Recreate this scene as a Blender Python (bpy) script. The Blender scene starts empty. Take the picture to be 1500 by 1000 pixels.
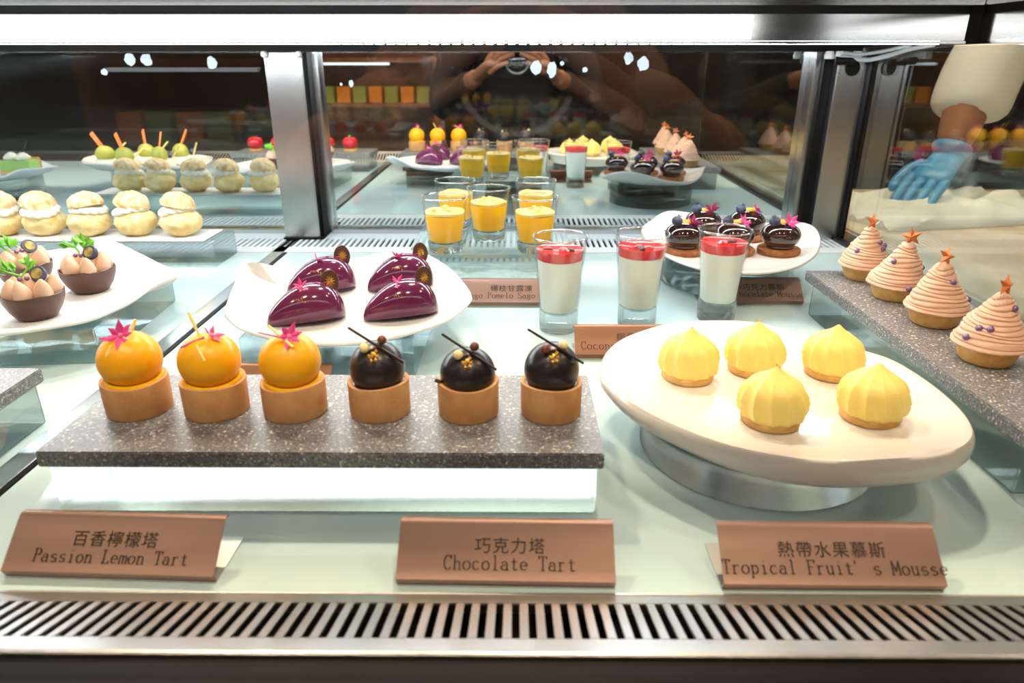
import bpy, bmesh, math, random
from mathutils import Vector, Matrix, noise, Euler
random.seed(7)
R = math.radians
PI = math.pi
sc = bpy.context.scene
C = sc.collection

# ---------------------------------------------------------------- camera, world, exposure
# metres; deck of the case is z = 0, +Y runs from the camera to the back mirror, +X to the right
CAM_H = 0.26
cd = bpy.data.cameras.new('camera')
cd.sensor_width = 36.0
cd.lens = 1032.0 / 1500.0 * 36.0
cd.clip_start = 0.01
cd.dof.use_dof = True
cd.dof.focus_distance = 0.66
cd.dof.aperture_fstop = 9.0
cam = bpy.data.objects.new('camera', cd)
cam.location = (0, 0, CAM_H)
cam.rotation_euler = (R(90 - 21.95), 0, R(0.39))
C.objects.link(cam)
sc.camera = cam

w = bpy.data.worlds.new('world')
sc.world = w
w.use_nodes = True
w.node_tree.nodes['Background'].inputs[0].default_value = (1.0, 0.9, 0.8, 1)
w.node_tree.nodes['Background'].inputs[1].default_value = 0.05
sc.view_settings.view_transform = 'Standard'
sc.view_settings.look = 'None'
sc.view_settings.gamma = 1.0
sc.view_settings.use_curve_mapping = False
sc.view_settings.exposure = 0.12
sc.cycles.max_bounces = 10
sc.cycles.transmission_bounces = 8
sc.cycles.glossy_bounces = 5
sc.cycles.diffuse_bounces = 3
sc.cycles.transparent_max_bounces = 20
sc.cycles.adaptive_threshold = 0.02
sc.cycles.sample_clamp_indirect = 6.0
sc.cycles.blur_glossy = 0.3

LED_FRONT = 2.2      # diffuser bar along the front top edge of the case
LED_RAIL = 60.0      # bead strip under the rail
LED_FACE = 25.0      # white diffuser on the face of the rail
LED_REAR = 14.0      # diffuser on the rear of the rail, lighting the mirror side
SHOP_W = 8.0        # each ceiling downlight of the shop
def area_light(name, loc, size, power, col, rot=(0, 0, 0)):
    l = bpy.data.lights.new(name, 'AREA')
    l.shape = 'DISK'; l.size = size; l.energy = power; l.color = col
    o = bpy.data.objects.new(name, l); o.location = loc; o.rotation_euler = rot
    C.objects.link(o)
    return o
DOWNLIGHTS = [(-1.3, -0.5), (-0.35, -0.25), (0.45, -0.35), (1.4, 0.3), (1.3, 1.1), (-1.0, -1.9), (0.6, -1.9), (0.15, 1.40), (-0.75, 1.40)]
for (lx, ly) in DOWNLIGHTS:
    area_light('downlight_glow', (lx, ly, 1.775), 0.14, SHOP_W * (3.0 if ly > 1.2 else 1.7 if -0.4 < ly < 0 else 1.0), (1.0, 0.78, 0.53))

# ---------------------------------------------------------------- materials
def newmat(name):
    m = bpy.data.materials.new(name); m.use_nodes = True
    nt = m.node_tree
    return m, nt, nt.nodes, nt.links, nt.nodes['Principled BSDF']
def srgb(r, g, b):
    f = lambda c: (c / 255 / 12.92) if c / 255 <= 0.04045 else ((c / 255 + 0.055) / 1.055) ** 2.4
    return (f(r), f(g), f(b), 1)
def mat(name, col, rough=0.5, metal=0.0, coat=0.0, spec=0.5, sss=0.0, sub=None, var=None, vscale=60, bump=0.0, bscale=120, trans=0.0):
    """Principled with optional noise colour variation (to colour var) and fine bump."""
    m, nt, N, L, b = newmat(name)
    b.inputs['Base Color'].default_value = col
    b.inputs['Roughness'].default_value = rough
    b.inputs['Metallic'].default_value = metal
    b.inputs['Coat Weight'].default_value = coat
    b.inputs['Coat Roughness'].default_value = 0.04
    b.inputs['Specular IOR Level'].default_value = spec
    if sss:
        b.inputs['Subsurface Weight'].default_value = sss
        b.inputs['Subsurface Radius'].default_value = sub or (0.004, 0.003, 0.002)
        b.inputs['Subsurface Scale'].default_value = 1.0
    if trans:
        b.inputs['Transmission Weight'].default_value = trans
    if var or bump:
        tc = N.new('ShaderNodeTexCoord')
    if var:
        n = N.new('ShaderNodeTexNoise'); n.inputs['Scale'].default_value = vscale; n.inputs['Detail'].default_value = 5
        r = N.new('ShaderNodeValToRGB')
        r.color_ramp.elements[0].position = 0.38; r.color_ramp.elements[0].color = col
        r.color_ramp.elements[1].position = 0.66; r.color_ramp.elements[1].color = var
        L.new(tc.outputs['Object'], n.inputs['Vector']); L.new(n.outputs['Fac'], r.inputs['Fac'])
        L.new(r.outputs['Color'], b.inputs['Base Color'])
    if bump:
        n2 = N.new('ShaderNodeTexNoise'); n2.inputs['Scale'].default_value = bscale; n2.inputs['Detail'].default_value = 6
        bp = N.new('ShaderNodeBump'); bp.inputs['Strength'].default_value = bump; bp.inputs['Distance'].default_value = 0.001
        L.new(tc.outputs['Object'], n2.inputs['Vector']); L.new(n2.outputs['Fac'], bp.inputs['Height'])
        L.new(bp.outputs['Normal'], b.inputs['Normal'])
    return m
def emis(name, col, strength):
    m, nt, N, L, b = newmat(name)
    b.inputs['Base Color'].default_value = (0.8, 0.8, 0.8, 1)
    b.inputs['Emission Color'].default_value = col
    b.inputs['Emission Strength'].default_value = strength
    return m
def thin_glass(name, fac0=0.05, gain=1.0, tint=(1, 1, 1, 1), rough=0.0):
    """a clear sheet or thin wall: straight-through transparency plus a Fresnel reflection"""
    m, nt, N, L, b = newmat(name)
    N.remove(b)
    out = N['Material Output']
    t = N.new('ShaderNodeBsdfTransparent'); t.inputs[0].default_value = tint
    g = N.new('ShaderNodeBsdfGlossy'); g.inputs['Roughness'].default_value = rough
    lw = N.new('ShaderNodeLayerWeight'); lw.inputs[0].default_value = 0.5
    fr = N.new('ShaderNodeMath'); fr.operation = 'POWER'; fr.inputs[1].default_value = 5.0     # Schlick term of the facing angle
    L.new(lw.outputs['Facing'], fr.inputs[0])
    mm = N.new('ShaderNodeMath'); mm.operation = 'MULTIPLY_ADD'; mm.use_clamp = True
    mm.inputs[1].default_value = gain; mm.inputs[2].default_value = fac0
    mx = N.new('ShaderNodeMixShader')
    L.new(fr.outputs[0], mm.inputs[0]); L.new(mm.outputs[0], mx.inputs[0])
    L.new(t.outputs[0], mx.inputs[1]); L.new(g.outputs[0], mx.inputs[2]); L.new(mx.outputs[0], out.inputs[0])
    return m
def solid_glass(name, col, ior=1.49, rough=0.0, clear=0.0):
    m, nt, N, L, b = newmat(name)
    N.remove(b)
    out = N['Material Output']
    g = N.new('ShaderNodeBsdfGlass'); g.inputs['Color'].default_value = col
    g.inputs['IOR'].default_value = ior; g.inputs['Roughness'].default_value = rough
    if clear:
        t = N.new('ShaderNodeBsdfTransparent'); t.inputs[0].default_value = col
        mx = N.new('ShaderNodeMixShader'); mx.inputs[0].default_value = clear
        L.new(g.outputs[0], mx.inputs[1]); L.new(t.outputs[0], mx.inputs[2]); L.new(mx.outputs[0], out.inputs[0])
    else:
        L.new(g.outputs[0], out.inputs[0])
    return m
def granite(name):
    m, nt, N, L, b = newmat(name)
    tc = N.new('ShaderNodeTexCoord')
    n = N.new('ShaderNodeTexNoise'); n.inputs['Scale'].default_value = 480; n.inputs['Detail'].default_value = 8; n.inputs['Roughness'].default_value = 0.8
    r = N.new('ShaderNodeValToRGB'); cr = r.color_ramp
    cr.elements[0].position = 0.36; cr.elements[0].color = srgb(60, 62, 66)
    cr.elements[1].position = 0.70; cr.elements[1].color = srgb(226, 222, 218)
    e = cr.elements.new(0.50); e.color = srgb(112, 114, 118)
    e = cr.elements.new(0.60); e.color = srgb(146, 147, 150)
    n3 = N.new('ShaderNodeTexNoise'); n3.inputs['Scale'].default_value = 18; n3.inputs['Detail'].default_value = 4
    mxc = N.new('ShaderNodeMixRGB'); mxc.blend_type = 'OVERLAY'; mxc.inputs[0].default_value = 0.25
    L.new(tc.outputs['Object'], n.inputs['Vector']); L.new(tc.outputs['Object'], n3.inputs['Vector'])
    L.new(n.outputs['Fac'], r.inputs['Fac']); L.new(r.outputs['Color'], mxc.inputs[1]); L.new(n3.outputs['Fac'], mxc.inputs[2])
    n4 = N.new('ShaderNodeTexNoise'); n4.inputs['Scale'].default_value = 520; n4.inputs['Detail'].default_value = 3
    r4 = N.new('ShaderNodeValToRGB'); r4.color_ramp.elements[0].position = 0.60; r4.color_ramp.elements[1].position = 0.68
    mx4 = N.new('ShaderNodeMixRGB'); mx4.inputs[2].default_value = srgb(232, 226, 216)
    L.new(tc.outputs['Object'], n4.inputs['Vector']); L.new(n4.outputs['Fac'], r4.inputs['Fac']); L.new(r4.outputs['Color'], mx4.inputs[0])
    L.new(mxc.outputs[0], mx4.inputs[1]); L.new(mx4.outputs[0], b.inputs['Base Color'])
    b.inputs['Roughness'].default_value = 0.38
    return m
def brushed(name, col, rough, scale=(4, 4, 300), amt=0.12, metal=1.0):
    m, nt, N, L, b = newmat(name)
    tc = N.new('ShaderNodeTexCoord'); mp = N.new('ShaderNodeMapping'); mp.inputs['Scale'].default_value = scale
    n = N.new('ShaderNodeTexNoise'); n.inputs['Scale'].default_value = 1.0; n.inputs['Detail'].default_value = 4
    ma = N.new('ShaderNodeMath'); ma.operation = 'MULTIPLY_ADD'; ma.inputs[1].default_value = amt; ma.inputs[2].default_value = rough
    L.new(tc.outputs['Object'], mp.inputs[0]); L.new(mp.outputs[0], n.inputs['Vector'])
    L.new(n.outputs['Fac'], ma.inputs[0]); L.new(ma.outputs[0], b.inputs['Roughness'])
    b.inputs['Base Color'].default_value = col
    b.inputs['Metallic'].default_value = metal
    return m
def marble(name):
    m, nt, N, L, b = newmat(name)
    tc = N.new('ShaderNodeTexCoord')
    n = N.new('ShaderNodeTexNoise'); n.inputs['Scale'].default_value = 7; n.inputs['Detail'].default_value = 9; n.inputs['Distortion'].default_value = 1.6
    r = N.new('ShaderNodeValToRGB'); cr = r.color_ramp
    cr.elements[0].position = 0.30; cr.elements[0].color = srgb(150, 112, 70)
    cr.elements[1].position = 0.52; cr.elements[1].color = srgb(222, 205, 180)
    e = cr.elements.new(0.36); e.color = srgb(205, 180, 145)
    L.new(tc.outputs['Object'], n.inputs['Vector']); L.new(n.outputs['Fac'], r.inputs['Fac']); L.new(r.outputs['Color'], b.inputs['Base Color'])
    b.inputs['Roughness'].default_value = 0.18
    return m

M = {}
M['deck'] = mat('deck_glass', srgb(196, 222, 226), 0.09)
M['steel'] = brushed('brushed_steel', (0.62, 0.63, 0.64, 1), 0.16)
M['steel_v'] = brushed('brushed_steel_upright', (0.60, 0.61, 0.62, 1), 0.22, (300, 300, 4), 0.05)
M['rail_steel'] = brushed('rail_steel', (0.70, 0.71, 0.72, 1), 0.10, (3, 300, 300), 0.06)
M['grille_steel'] = brushed('grille_steel', (0.70, 0.70, 0.69, 1), 0.26, (200, 6, 6), 0.15)
M['white_steel'] = mat('white_painted_steel', srgb(214, 224, 228), 0.35)
M['black'] = mat('black_gasket', srgb(10, 9, 9), 0.5, spec=0.12)
M['dark_metal'] = mat('dark_metal', srgb(40, 42, 45), 0.35, metal=0.6)
M['mirror'] = mat('mirror_glass', (0.74, 0.80, 0.81, 1), 0.012, metal=1.0)
M['front_glass'] = thin_glass('front_glass', 0.05, 0.8)
M['side_glass'] = thin_glass('side_glass', 0.20, 0.8, (0.93, 0.98, 0.97, 1))
M['cup'] = thin_glass('cup_glass', 0.03, 0.8, (0.985, 0.995, 0.995, 1))
M['rim'] = thin_glass('glass_rim', 0.42, 0.6)
M['cup_base'] = solid_glass('cup_base_glass', (0.97, 0.995, 0.995, 1), 1.45, clear=0.35)
M['acrylic_frost'] = solid_glass('hazy_acrylic', (0.96, 0.99, 0.99, 1), 1.49, rough=0.17)
M['acrylic'] = solid_glass('clear_acrylic', (0.93, 0.985, 0.985, 1), 1.49, clear=0.5)
M['led'] = emis('led_diffuser', (0.93, 0.98, 1.0, 1), LED_FRONT)
M['led_face'] = emis('rail_diffuser', (0.93, 0.98, 1.0, 1), LED_FACE)
M['led_rear'] = emis('rear_diffuser', (0.93, 0.98, 1.0, 1), LED_REAR)
M['led_dim'] = emis('shelf_light', (0.9, 0.97, 1.0, 1), 2.0)
M['bead'] = emis('led_bead', (0.90, 0.97, 1.0, 1), LED_RAIL)
M['lamp'] = emis('downlight_face', (1.0, 0.8, 0.58, 1), 12.0)
M['granite'] = granite('speckled_granite')
M['plate'] = mat('white_porcelain', srgb(228, 224, 218), 0.25, coat=0.3)
M['frost'] = mat('frosted_plate', srgb(222, 225, 228), 0.42, bump=0.9, bscale=150)
M['crust'] = mat('tart_crust', srgb(214, 164, 108), 0.75, var=srgb(198, 142, 88), vscale=70, bump=0.35, bscale=420)
M['crust_light'] = mat('pale_crust', srgb(226, 186, 118), 0.75, var=srgb(206, 156, 86), vscale=80, bump=0.5, bscale=420)
M['cookie'] = mat('cocoa_cookie', srgb(166, 106, 62), 0.85, var=srgb(136, 82, 46), vscale=200, bump=0.8, bscale=500)
M['passion'] = mat('passion_glaze', srgb(252, 180, 6), 0.36, coat=0.0, sss=0.25, sub=(0.006, 0.003, 0.0005))
M['passion_collar'] = mat('passion_jelly', srgb(252, 198, 10), 0.15, coat=0.6)
M['choc_dome'] = mat('dark_chocolate_glaze', srgb(36, 30, 33), 0.3)
M['choc_gloss'] = mat('shiny_brown_glaze', srgb(48, 28, 24), 0.06, coat=1.0)
M['choc'] = mat('chocolate', srgb(84, 52, 42), 0.38, bump=0.1, bscale=300)
M['choc_dark'] = mat('dark_chocolate', srgb(50, 34, 30), 0.4)
M['milk_choc'] = mat('milk_chocolate', srgb(110, 58, 42), 0.35)
M['white_choc'] = mat('white_chocolate', srgb(238, 220, 160), 0.35)
M['gold'] = mat('gold_leaf', srgb(212, 160, 70), 0.3, metal=0.8)
M['pink'] = mat('pink_petal', srgb(226, 70, 150), 0.5)
M['pink_mid'] = mat('pink_flower_centre', srgb(240, 130, 180), 0.5)
M['stick'] = mat('pale_yellow_stalk', srgb(244, 226, 140), 0.5)
M['lemon'] = mat('yellow_mousse', srgb(245, 222, 126), 0.42, sss=0.2, sub=(0.004, 0.003, 0.001))
M['purple'] = mat('purple_glaze', srgb(98, 36, 74), 0.14, coat=0.4)
M['mont'] = mat('chestnut_cream', srgb(220, 180, 156), 0.6, bump=0.15, bscale=500)
M['pearl'] = mat('violet_pearl', srgb(124, 104, 150), 0.25, metal=0.35)
M['copper_star'] = mat('copper_chocolate', srgb(204, 116, 62), 0.38, metal=0.35)
M['puff'] = mat('choux_pastry', srgb(250, 232, 178), 0.7, var=srgb(236, 198, 124), vscale=70, bump=0.9, bscale=170)
M['puff_top'] = mat('cracked_choux', srgb(248, 228, 184), 0.75, var=srgb(222, 172, 112), vscale=130, bump=1.0, bscale=260)
M['cream'] = mat('whipped_cream', srgb(252, 248, 232), 0.5)
M['taupe'] = mat('chocolate_cream', srgb(220, 186, 162), 0.5, bump=0.1, bscale=300)
M['leaf'] = mat('parsley_leaf', srgb(108, 186, 48), 0.5)
M['berry'] = mat('blueberry', srgb(52, 58, 82), 0.5, var=srgb(82, 90, 116), vscale=160)
M['berry_cut'] = mat('blueberry_flesh', srgb(196, 178, 96), 0.4, var=srgb(120, 110, 60), vscale=180)
M['mango'] = mat('mango_jelly', srgb(255, 190, 0), 0.3, sss=0.2, sub=(0.01, 0.005, 0.001))
M['mango_top'] = mat('pale_mango_top', srgb(252, 206, 96), 0.4, var=srgb(255, 226, 160), vscale=90)
M['milk'] = mat('coconut_pudding', srgb(240, 243, 236), 0.4)
M['red_jelly'] = mat('red_jelly', srgb(222, 62, 66), 0.1, coat=0.6)
M['red_dark'] = mat('berry_pieces', srgb(146, 40, 50), 0.3)
M['orange_slice'] = mat('candied_orange', srgb(250, 172, 52), 0.3)
M['sign'] = brushed('copper_plate', srgb(150, 120, 108), 0.34, (8, 200, 200), 0.15, 0.45)
M['sign_dark'] = brushed('bronze_plate', srgb(138, 100, 80), 0.30, (8, 200, 200), 0.2, 0.6)
M['ink'] = mat('sign_ink', srgb(52, 36, 30), 0.6)
M['sheet'] = mat('white_sheet', srgb(236, 240, 240), 0.35)
M['marble'] = marble('beige_marble')
M['towel'] = mat('white_towel', srgb(226, 228, 222), 0.9, bump=0.5, bscale=240)
M['glove'] = mat('blue_glove', srgb(70, 150, 205), 0.4)
M['skin'] = mat('skin', srgb(168, 116, 90), 0.5, sss=0.1)
M['white_cloth'] = mat('white_sleeve', srgb(236, 236, 236), 0.85)
M['dark_cloth'] = mat('dark_shirt', srgb(20, 21, 25), 0.85)
M['hair'] = mat('black_hair', srgb(24, 20, 18), 0.5)
M['cam_black'] = mat('camera_black', srgb(18, 18, 20), 0.4)
M['lens'] = mat('lens_glass', srgb(12, 24, 26), 0.03, coat=1.0)
M['kiwi'] = mat('green_kiwi', srgb(168, 166, 72), 0.4)
M['biscuit'] = mat('orange_biscuit', srgb(226, 120, 54), 0.6)
M['matcha'] = mat('green_mousse', srgb(160, 196, 110), 0.5)
M['red_gloss'] = mat('red_glaze', srgb(206, 24, 44), 0.08, coat=1.0)
M['floor'] = mat('dark_floor', srgb(60, 52, 46), 0.35)
M['wall'] = mat('dark_wall', srgb(48, 42, 38), 0.7)
M['ceil'] = mat('dark_ceiling', srgb(40, 38, 36), 0.8)
M['wood'] = mat('warm_wood', srgb(150, 96, 54), 0.4, var=srgb(120, 74, 40), vscale=14)
M['stone_front'] = mat('dark_stone', srgb(46, 38, 36), 0.25, var=srgb(26, 22, 22), vscale=20)
M['box_orange'] = mat('orange_box', srgb(232, 140, 40), 0.5)
M['box_green'] = mat('green_box', srgb(150, 160, 70), 0.5)
M['cable'] = mat('clear_cable', srgb(190, 196, 200), 0.2, metal=0.3)
M['fitting'] = mat('white_plastic', srgb(205, 208, 208), 0.35)
M['spot_pale'] = mat('pale_blue_spot', srgb(205, 220, 232), 0.5)

# ---------------------------------------------------------------- mesh helpers
class MB:
    def __init__(s): s.v = []; s.f = []
    def add(s, vs, fs, T=None):
        o = len(s.v)
        s.v += [tuple(T @ Vector(p)) if T is not None else tuple(p) for p in vs]
        s.f += [tuple(i + o for i in f) for f in fs]
        return s
    def lathe(s, prof, n=32, fn=None, T=None):
        """prof = [(r, z)...] bottom to top; r = 0 closes with a fan; fn(theta, r, z) -> (r, z)"""
        vs, rings = [], []
        for (r, z) in prof:
            if r <= 1e-6:
                rings.append([len(vs)]); vs.append((0, 0, z))
            else:
                ring = []
                for k in range(n):
                    th = 2 * PI * k / n
                    rr, zz = fn(th, r, z) if fn else (r, z)
                    ring.append(len(vs)); vs.append((rr * math.cos(th), rr * math.sin(th), zz))
                rings.append(ring)
        fs = []
        for a, b in zip(rings, rings[1:]):
            if len(a) == 1 and len(b) == 1: continue
            for k in range(n):
                k2 = (k + 1) % n
                if len(a) == 1: fs.append((a[0], b[k2], b[k]))
                elif len(b) == 1: fs.append((a[k], a[k2], b[0]))
                else: fs.append((a[k], a[k2], b[k2], b[k]))
        return s.add(vs, fs, T)
    def sphere(s, r, c=(0, 0, 0), sc3=(1, 1, 1), nu=20, nv=12, fn=None, T=None):
        vs, fs = [], []
        for j in range(nv + 1):
            ph = -PI / 2 + PI * j / nv
            for i in range(nu):
                th = 2 * PI * i / nu
                d = Vector((math.cos(ph) * math.cos(th), math.cos(ph) * math.sin(th), math.sin(ph)))
                q = r * (fn(d) if fn else 1)
                vs.append((c[0] + d.x * q * sc3[0], c[1] + d.y * q * sc3[1], c[2] + d.z * q * sc3[2]))
        for j in range(nv):
            for i in range(nu):
                i2 = (i + 1) % nu
                fs.append((j * nu + i, j * nu + i2, (j + 1) * nu + i2, (j + 1) * nu + i))
        return s.add(vs, fs, T)
    def box(s, lo, hi, T=None):
        x0, y0, z0 = lo; x1, y1, z1 = hi
        vs = [(x0, y0, z0), (x1, y0, z0), (x1, y1, z0), (x0, y1, z0), (x0, y0, z1), (x1, y0, z1), (x1, y1, z1), (x0, y1, z1)]
        return s.add(vs, [(3, 2, 1, 0), (4, 5, 6, 7), (0, 1, 5, 4), (1, 2, 6, 5), (2, 3, 7, 6), (3, 0, 4, 7)], T)
    def tube(s, path, rad, n=8, T=None):
        path = [Vector(p) for p in path]
        rad = rad if isinstance(rad, (list, tuple)) else [rad] * len(path)
        vs, fs = [], []
        up = Vector((0, 0, 1))
        prev = None
        for i, p in enumerate(path):
            t = (path[min(i + 1, len(path) - 1)] - path[max(i - 1, 0)]).normalized()
            if prev is None:
                a = t.cross(up if abs(t.z) < 0.9 else Vector((1, 0, 0))).normalized()
            else:
                a = (prev - t * prev.dot(t)).normalized()
            prev = a; b = t.cross(a)
            for k in range(n):
                th = 2 * PI * k / n
                vs.append(tuple(p + (a * math.cos(th) + b * math.sin(th)) * rad[i]))
        for i in range(len(path) - 1):
            for k in range(n):
                k2 = (k + 1) % n
                fs.append((i * n + k, i * n + k2, (i + 1) * n + k2, (i + 1) * n + k))
        fs.append(tuple(range(n))[::-1]); m0 = (len(path) - 1) * n
        fs.append(tuple(range(m0, m0 + n)))
        return s.add(vs, fs, T)
    def petal(s, ln, wd, th, T=None, droop=0.0):
        """a pointed petal lying along +X, with a ridge above and below"""
        vs = [(0, 0, 0), (ln * .45, wd / 2, 0), (ln, 0, -droop), (ln * .45, -wd / 2, 0), (ln * .45, 0, th), (ln * .45, 0, -th * .6)]
        return s.add(vs, [(0, 4, 1), (1, 4, 2), (2, 4, 3), (3, 4, 0), (0, 1, 5), (1, 2, 5), (2, 3, 5), (3, 0, 5)], T)
    def mesh(s, name, m, sharp=40, bevel=0.0, fix=True):
        me = bpy.data.meshes.new(name)
        me.from_pydata(s.v, [], s.f)
        if fix or bevel:
            bm = bmesh.new(); bm.from_mesh(me)
            bmesh.ops.remove_doubles(bm, verts=bm.verts, dist=1e-6)
            bmesh.ops.recalc_face_normals(bm, faces=bm.faces)
            if bevel:
                es = [e for e in bm.edges if len(e.link_faces) == 2 and e.calc_face_angle(0) > R(35)]
                bmesh.ops.bevel(bm, geom=es, offset=bevel, segments=2, affect='EDGES', clamp_overlap=True)
            bm.to_mesh(me); bm.free()
        me.materials.append(M[m])
        me.polygons.foreach_set('use_smooth', [True] * len(me.polygons))
        me.set_sharp_from_angle(angle=R(sharp))
        me.update()
        return me

def link(o, parent=None):
    C.objects.link(o)
    if parent is not None: o.parent = parent
    return o
def tag(o, label=None, cat=None, group=None, kind=None):
    if label: o['label'] = label
    if cat: o['category'] = cat
    if group: o['group'] = group
    if kind: o['kind'] = kind
    return o
def thing(name, label, cat, loc=(0, 0, 0), rz=0.0, group=None):
    o = bpy.data.objects.new(name, None)
    o.empty_display_size = 0.01
    o.location = loc; o.rotation_euler = (0, 0, rz)
    return tag(link(o), label, cat, group)
def part(name, me, parent, loc=(0, 0, 0), rot=(0, 0, 0), scale=(1, 1, 1), label=None, kind=None):
    o = bpy.data.objects.new(name, me)
    o.location = loc; o.rotation_euler = rot; o.scale = scale
    return tag(link(o, parent), label, kind=kind)
def single(name, me, label, cat, loc=(0, 0, 0), rot=(0, 0, 0), group=None, kind=None):
    o = bpy.data.objects.new(name, me)
    o.location = loc; o.rotation_euler = rot
    return tag(link(o), label, cat, group, kind)
def bx(name, m, lo, hi, bevel=0.0):
    return MB().box(lo, hi).mesh(name, m, 30, bevel)
CACHE = {}
def cached(key, fn):
    if key not in CACHE: CACHE[key] = fn()
    return CACHE[key]
def TR(loc=(0, 0, 0), rot=(0, 0, 0), s=1.0):
    return Matrix.Translation(loc) @ Euler(rot).to_matrix().to_4x4() @ Matrix.Scale(s, 4)
def fnoise(p, sc_, off=0.0):
    return noise.noise(Vector((p[0] * sc_ + off, p[1] * sc_ - off, p[2] * sc_ + 2 * off)))
def spline(pts, n):
    """closed Catmull-Rom through pts, n samples"""
    k = len(pts); out = []
    for i in range(n):
        u = i / n * k; a = int(u); t = u - a
        p0, p1, p2, p3 = [Vector(pts[(a + j) % k]) for j in (-1, 0, 1, 2)]
        out.append(0.5 * ((2 * p1) + (p2 - p0) * t + (2 * p0 - 5 * p1 + 4 * p2 - p3) * t * t + (3 * p1 - p0 - 3 * p2 + p3) * t ** 3))
    return out
def open_spline(pts, n):
    pts = [Vector(p) for p in pts]; k = len(pts) - 1; out = []
    for i in range(n + 1):
        u = min(i / n * k, k - 1e-6); a = int(u); t = u - a
        g = lambda j: pts[max(0, min(k, j))]
        p0, p1, p2, p3 = g(a - 1), g(a), g(a + 1), g(a + 2)
        out.append(0.5 * ((2 * p1) + (p2 - p0) * t + (2 * p0 - 5 * p1 + 4 * p2 - p3) * t * t + (3 * p1 - p0 - 3 * p2 + p3) * t ** 3))
    return out

# ---------------------------------------------------------------- the shop around the case
DZ = -0.95      # shop floor level
def struct(name, me, loc=(0, 0, 0)):
    o = bpy.data.objects.new(name, me); o.location = loc
    link(o); o['kind'] = 'structure'
    return o
struct('floor', bx('floor', 'floor', (-4, -3.2, DZ - 0.05), (3.2, 3.0, DZ)))
struct('ceiling', bx('ceiling', 'ceil', (-4, -3.2, 1.8), (3.2, 3.0, 1.85)))
struct('wall_back', bx('wall_back', 'wall', (-4, 3.0, DZ), (3.2, 3.05, 1.8)))
struct('wall_front', bx('wall_front', 'wall', (-4, -3.25, DZ), (3.2, -3.2, 1.8)))
struct('wall_left', bx('wall_left', 'wall', (-4.05, -3.2, DZ), (-4, 3.0, 1.8)))
struct('wall_right', bx('wall_right', 'wall', (3.2, -3.2, DZ), (3.25, 3.0, 1.8)))
lamp_ring = MB().lathe([(0.072, 0), (0.09, 0), (0.09, 0.012), (0.072, 0.02), (0.072, 0)], 32).mesh('lamp_ring', 'fitting')
lamp_face = MB().lathe([(0, 0.012), (0.0718, 0.012), (0.0718, 0.018), (0, 0.018)], 32).mesh('lamp_face', 'lamp')
LAMP_AT = ['over the far left of the case front', 'over the photographer', 'over the right half of the case front', 'over the marble counter near the case',
           'over the towels', 'behind the photographer to the left', 'behind the photographer to the right', 'above the back of the case near its middle', 'above the back of the case at its left']
for (lx, ly), where in zip(DOWNLIGHTS, LAMP_AT):
    t = thing('ceiling_light', 'round warm recessed downlight ' + where, 'light', (lx, ly, 1.78), 0, 'shop downlights')
    part('trim_ring', lamp_ring, t); part('lamp_face', lamp_face, t)

# ---------------------------------------------------------------- the display case
XL, XR = -1.75, 0.495        # ends of the case
YF, YM = 0.222, 1.114        # front glass, back mirror
case = thing('display_case', 'refrigerated glass pastry display case with steel posts and mirrored back', 'display case', (0, 0.66, 0))
def cpart(name, me, label=None, parent=None, kind=None):
    """case part whose mesh is written in world coordinates"""
    o = bpy.data.objects.new(name, me)
    o.location = (0, -0.66, 0) if parent is None else (0, 0, 0)
    link(o, parent or case)
    return tag(o, label, kind=kind)
cpart('cabinet', bx('cabinet', 'stone_front', (XL, 0.20, DZ), (XR + 0.01, 1.16, -0.045), 0.002))
cpart('deck_panel', bx('deck_panel', 'deck', (-0.330, 0.2925, -0.012), (XR - 0.001, 0.984, 0), 0.0008), 'pale blue glass deck sheet under the plated pastries')
cpart('deck_panel', bx('deck_panel', 'deck', (XL, 0.2925, -0.012), (-0.353, 0.984, 0), 0.0008), 'pale blue glass deck sheet left of the steel joint')
cpart('deck_joint', bx('deck_joint', 'steel', (-0.352, 0.2925, -0.012), (-0.3345, 1.10, 0.0012), 0.0005), 'steel joint strip between the deck sheets')
cpart('joint_gasket', bx('joint_gasket', 'black', (-0.3340, 0.2925, -0.012), (-0.3303, 1.10, 0.0006)), 'black gasket')
cpart('well', bx('well', 'black', (XL, 0.224, -0.044), (XR, 1.11, -0.03)))
# front glass in its black channel, side glass, left end
cpart('glass_channel', bx('glass_channel', 'black', (XL, 0.204, -0.045), (XR + 0.012, 0.2315, 0.0185), 0.001), 'black channel at the foot of the front glass')
cpart('front_glass', bx('front_glass', 'front_glass', (XL, YF - 0.003, 0.0188), (XR, YF + 0.001, 0.288)), 'clear front pane')
cpart('side_glass', bx('side_glass', 'side_glass', (XR, 0.232, 0.0), (XR + 0.004, 1.098, 0.272)), 'clear side pane')
cpart('end_panel', bx('end_panel', 'steel_v', (XL - 0.02, 0.204, -0.045), (XL, 1.13, 0.36), 0.001), 'brushed steel end panel')
cpart('side_sill', bx('side_sill', 'dark_metal', (XR - 0.012, 0.30, 0.0), (XR - 0.0004, 1.06, 0.006), 0.0008), 'dark sill along the side pane')
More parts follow.
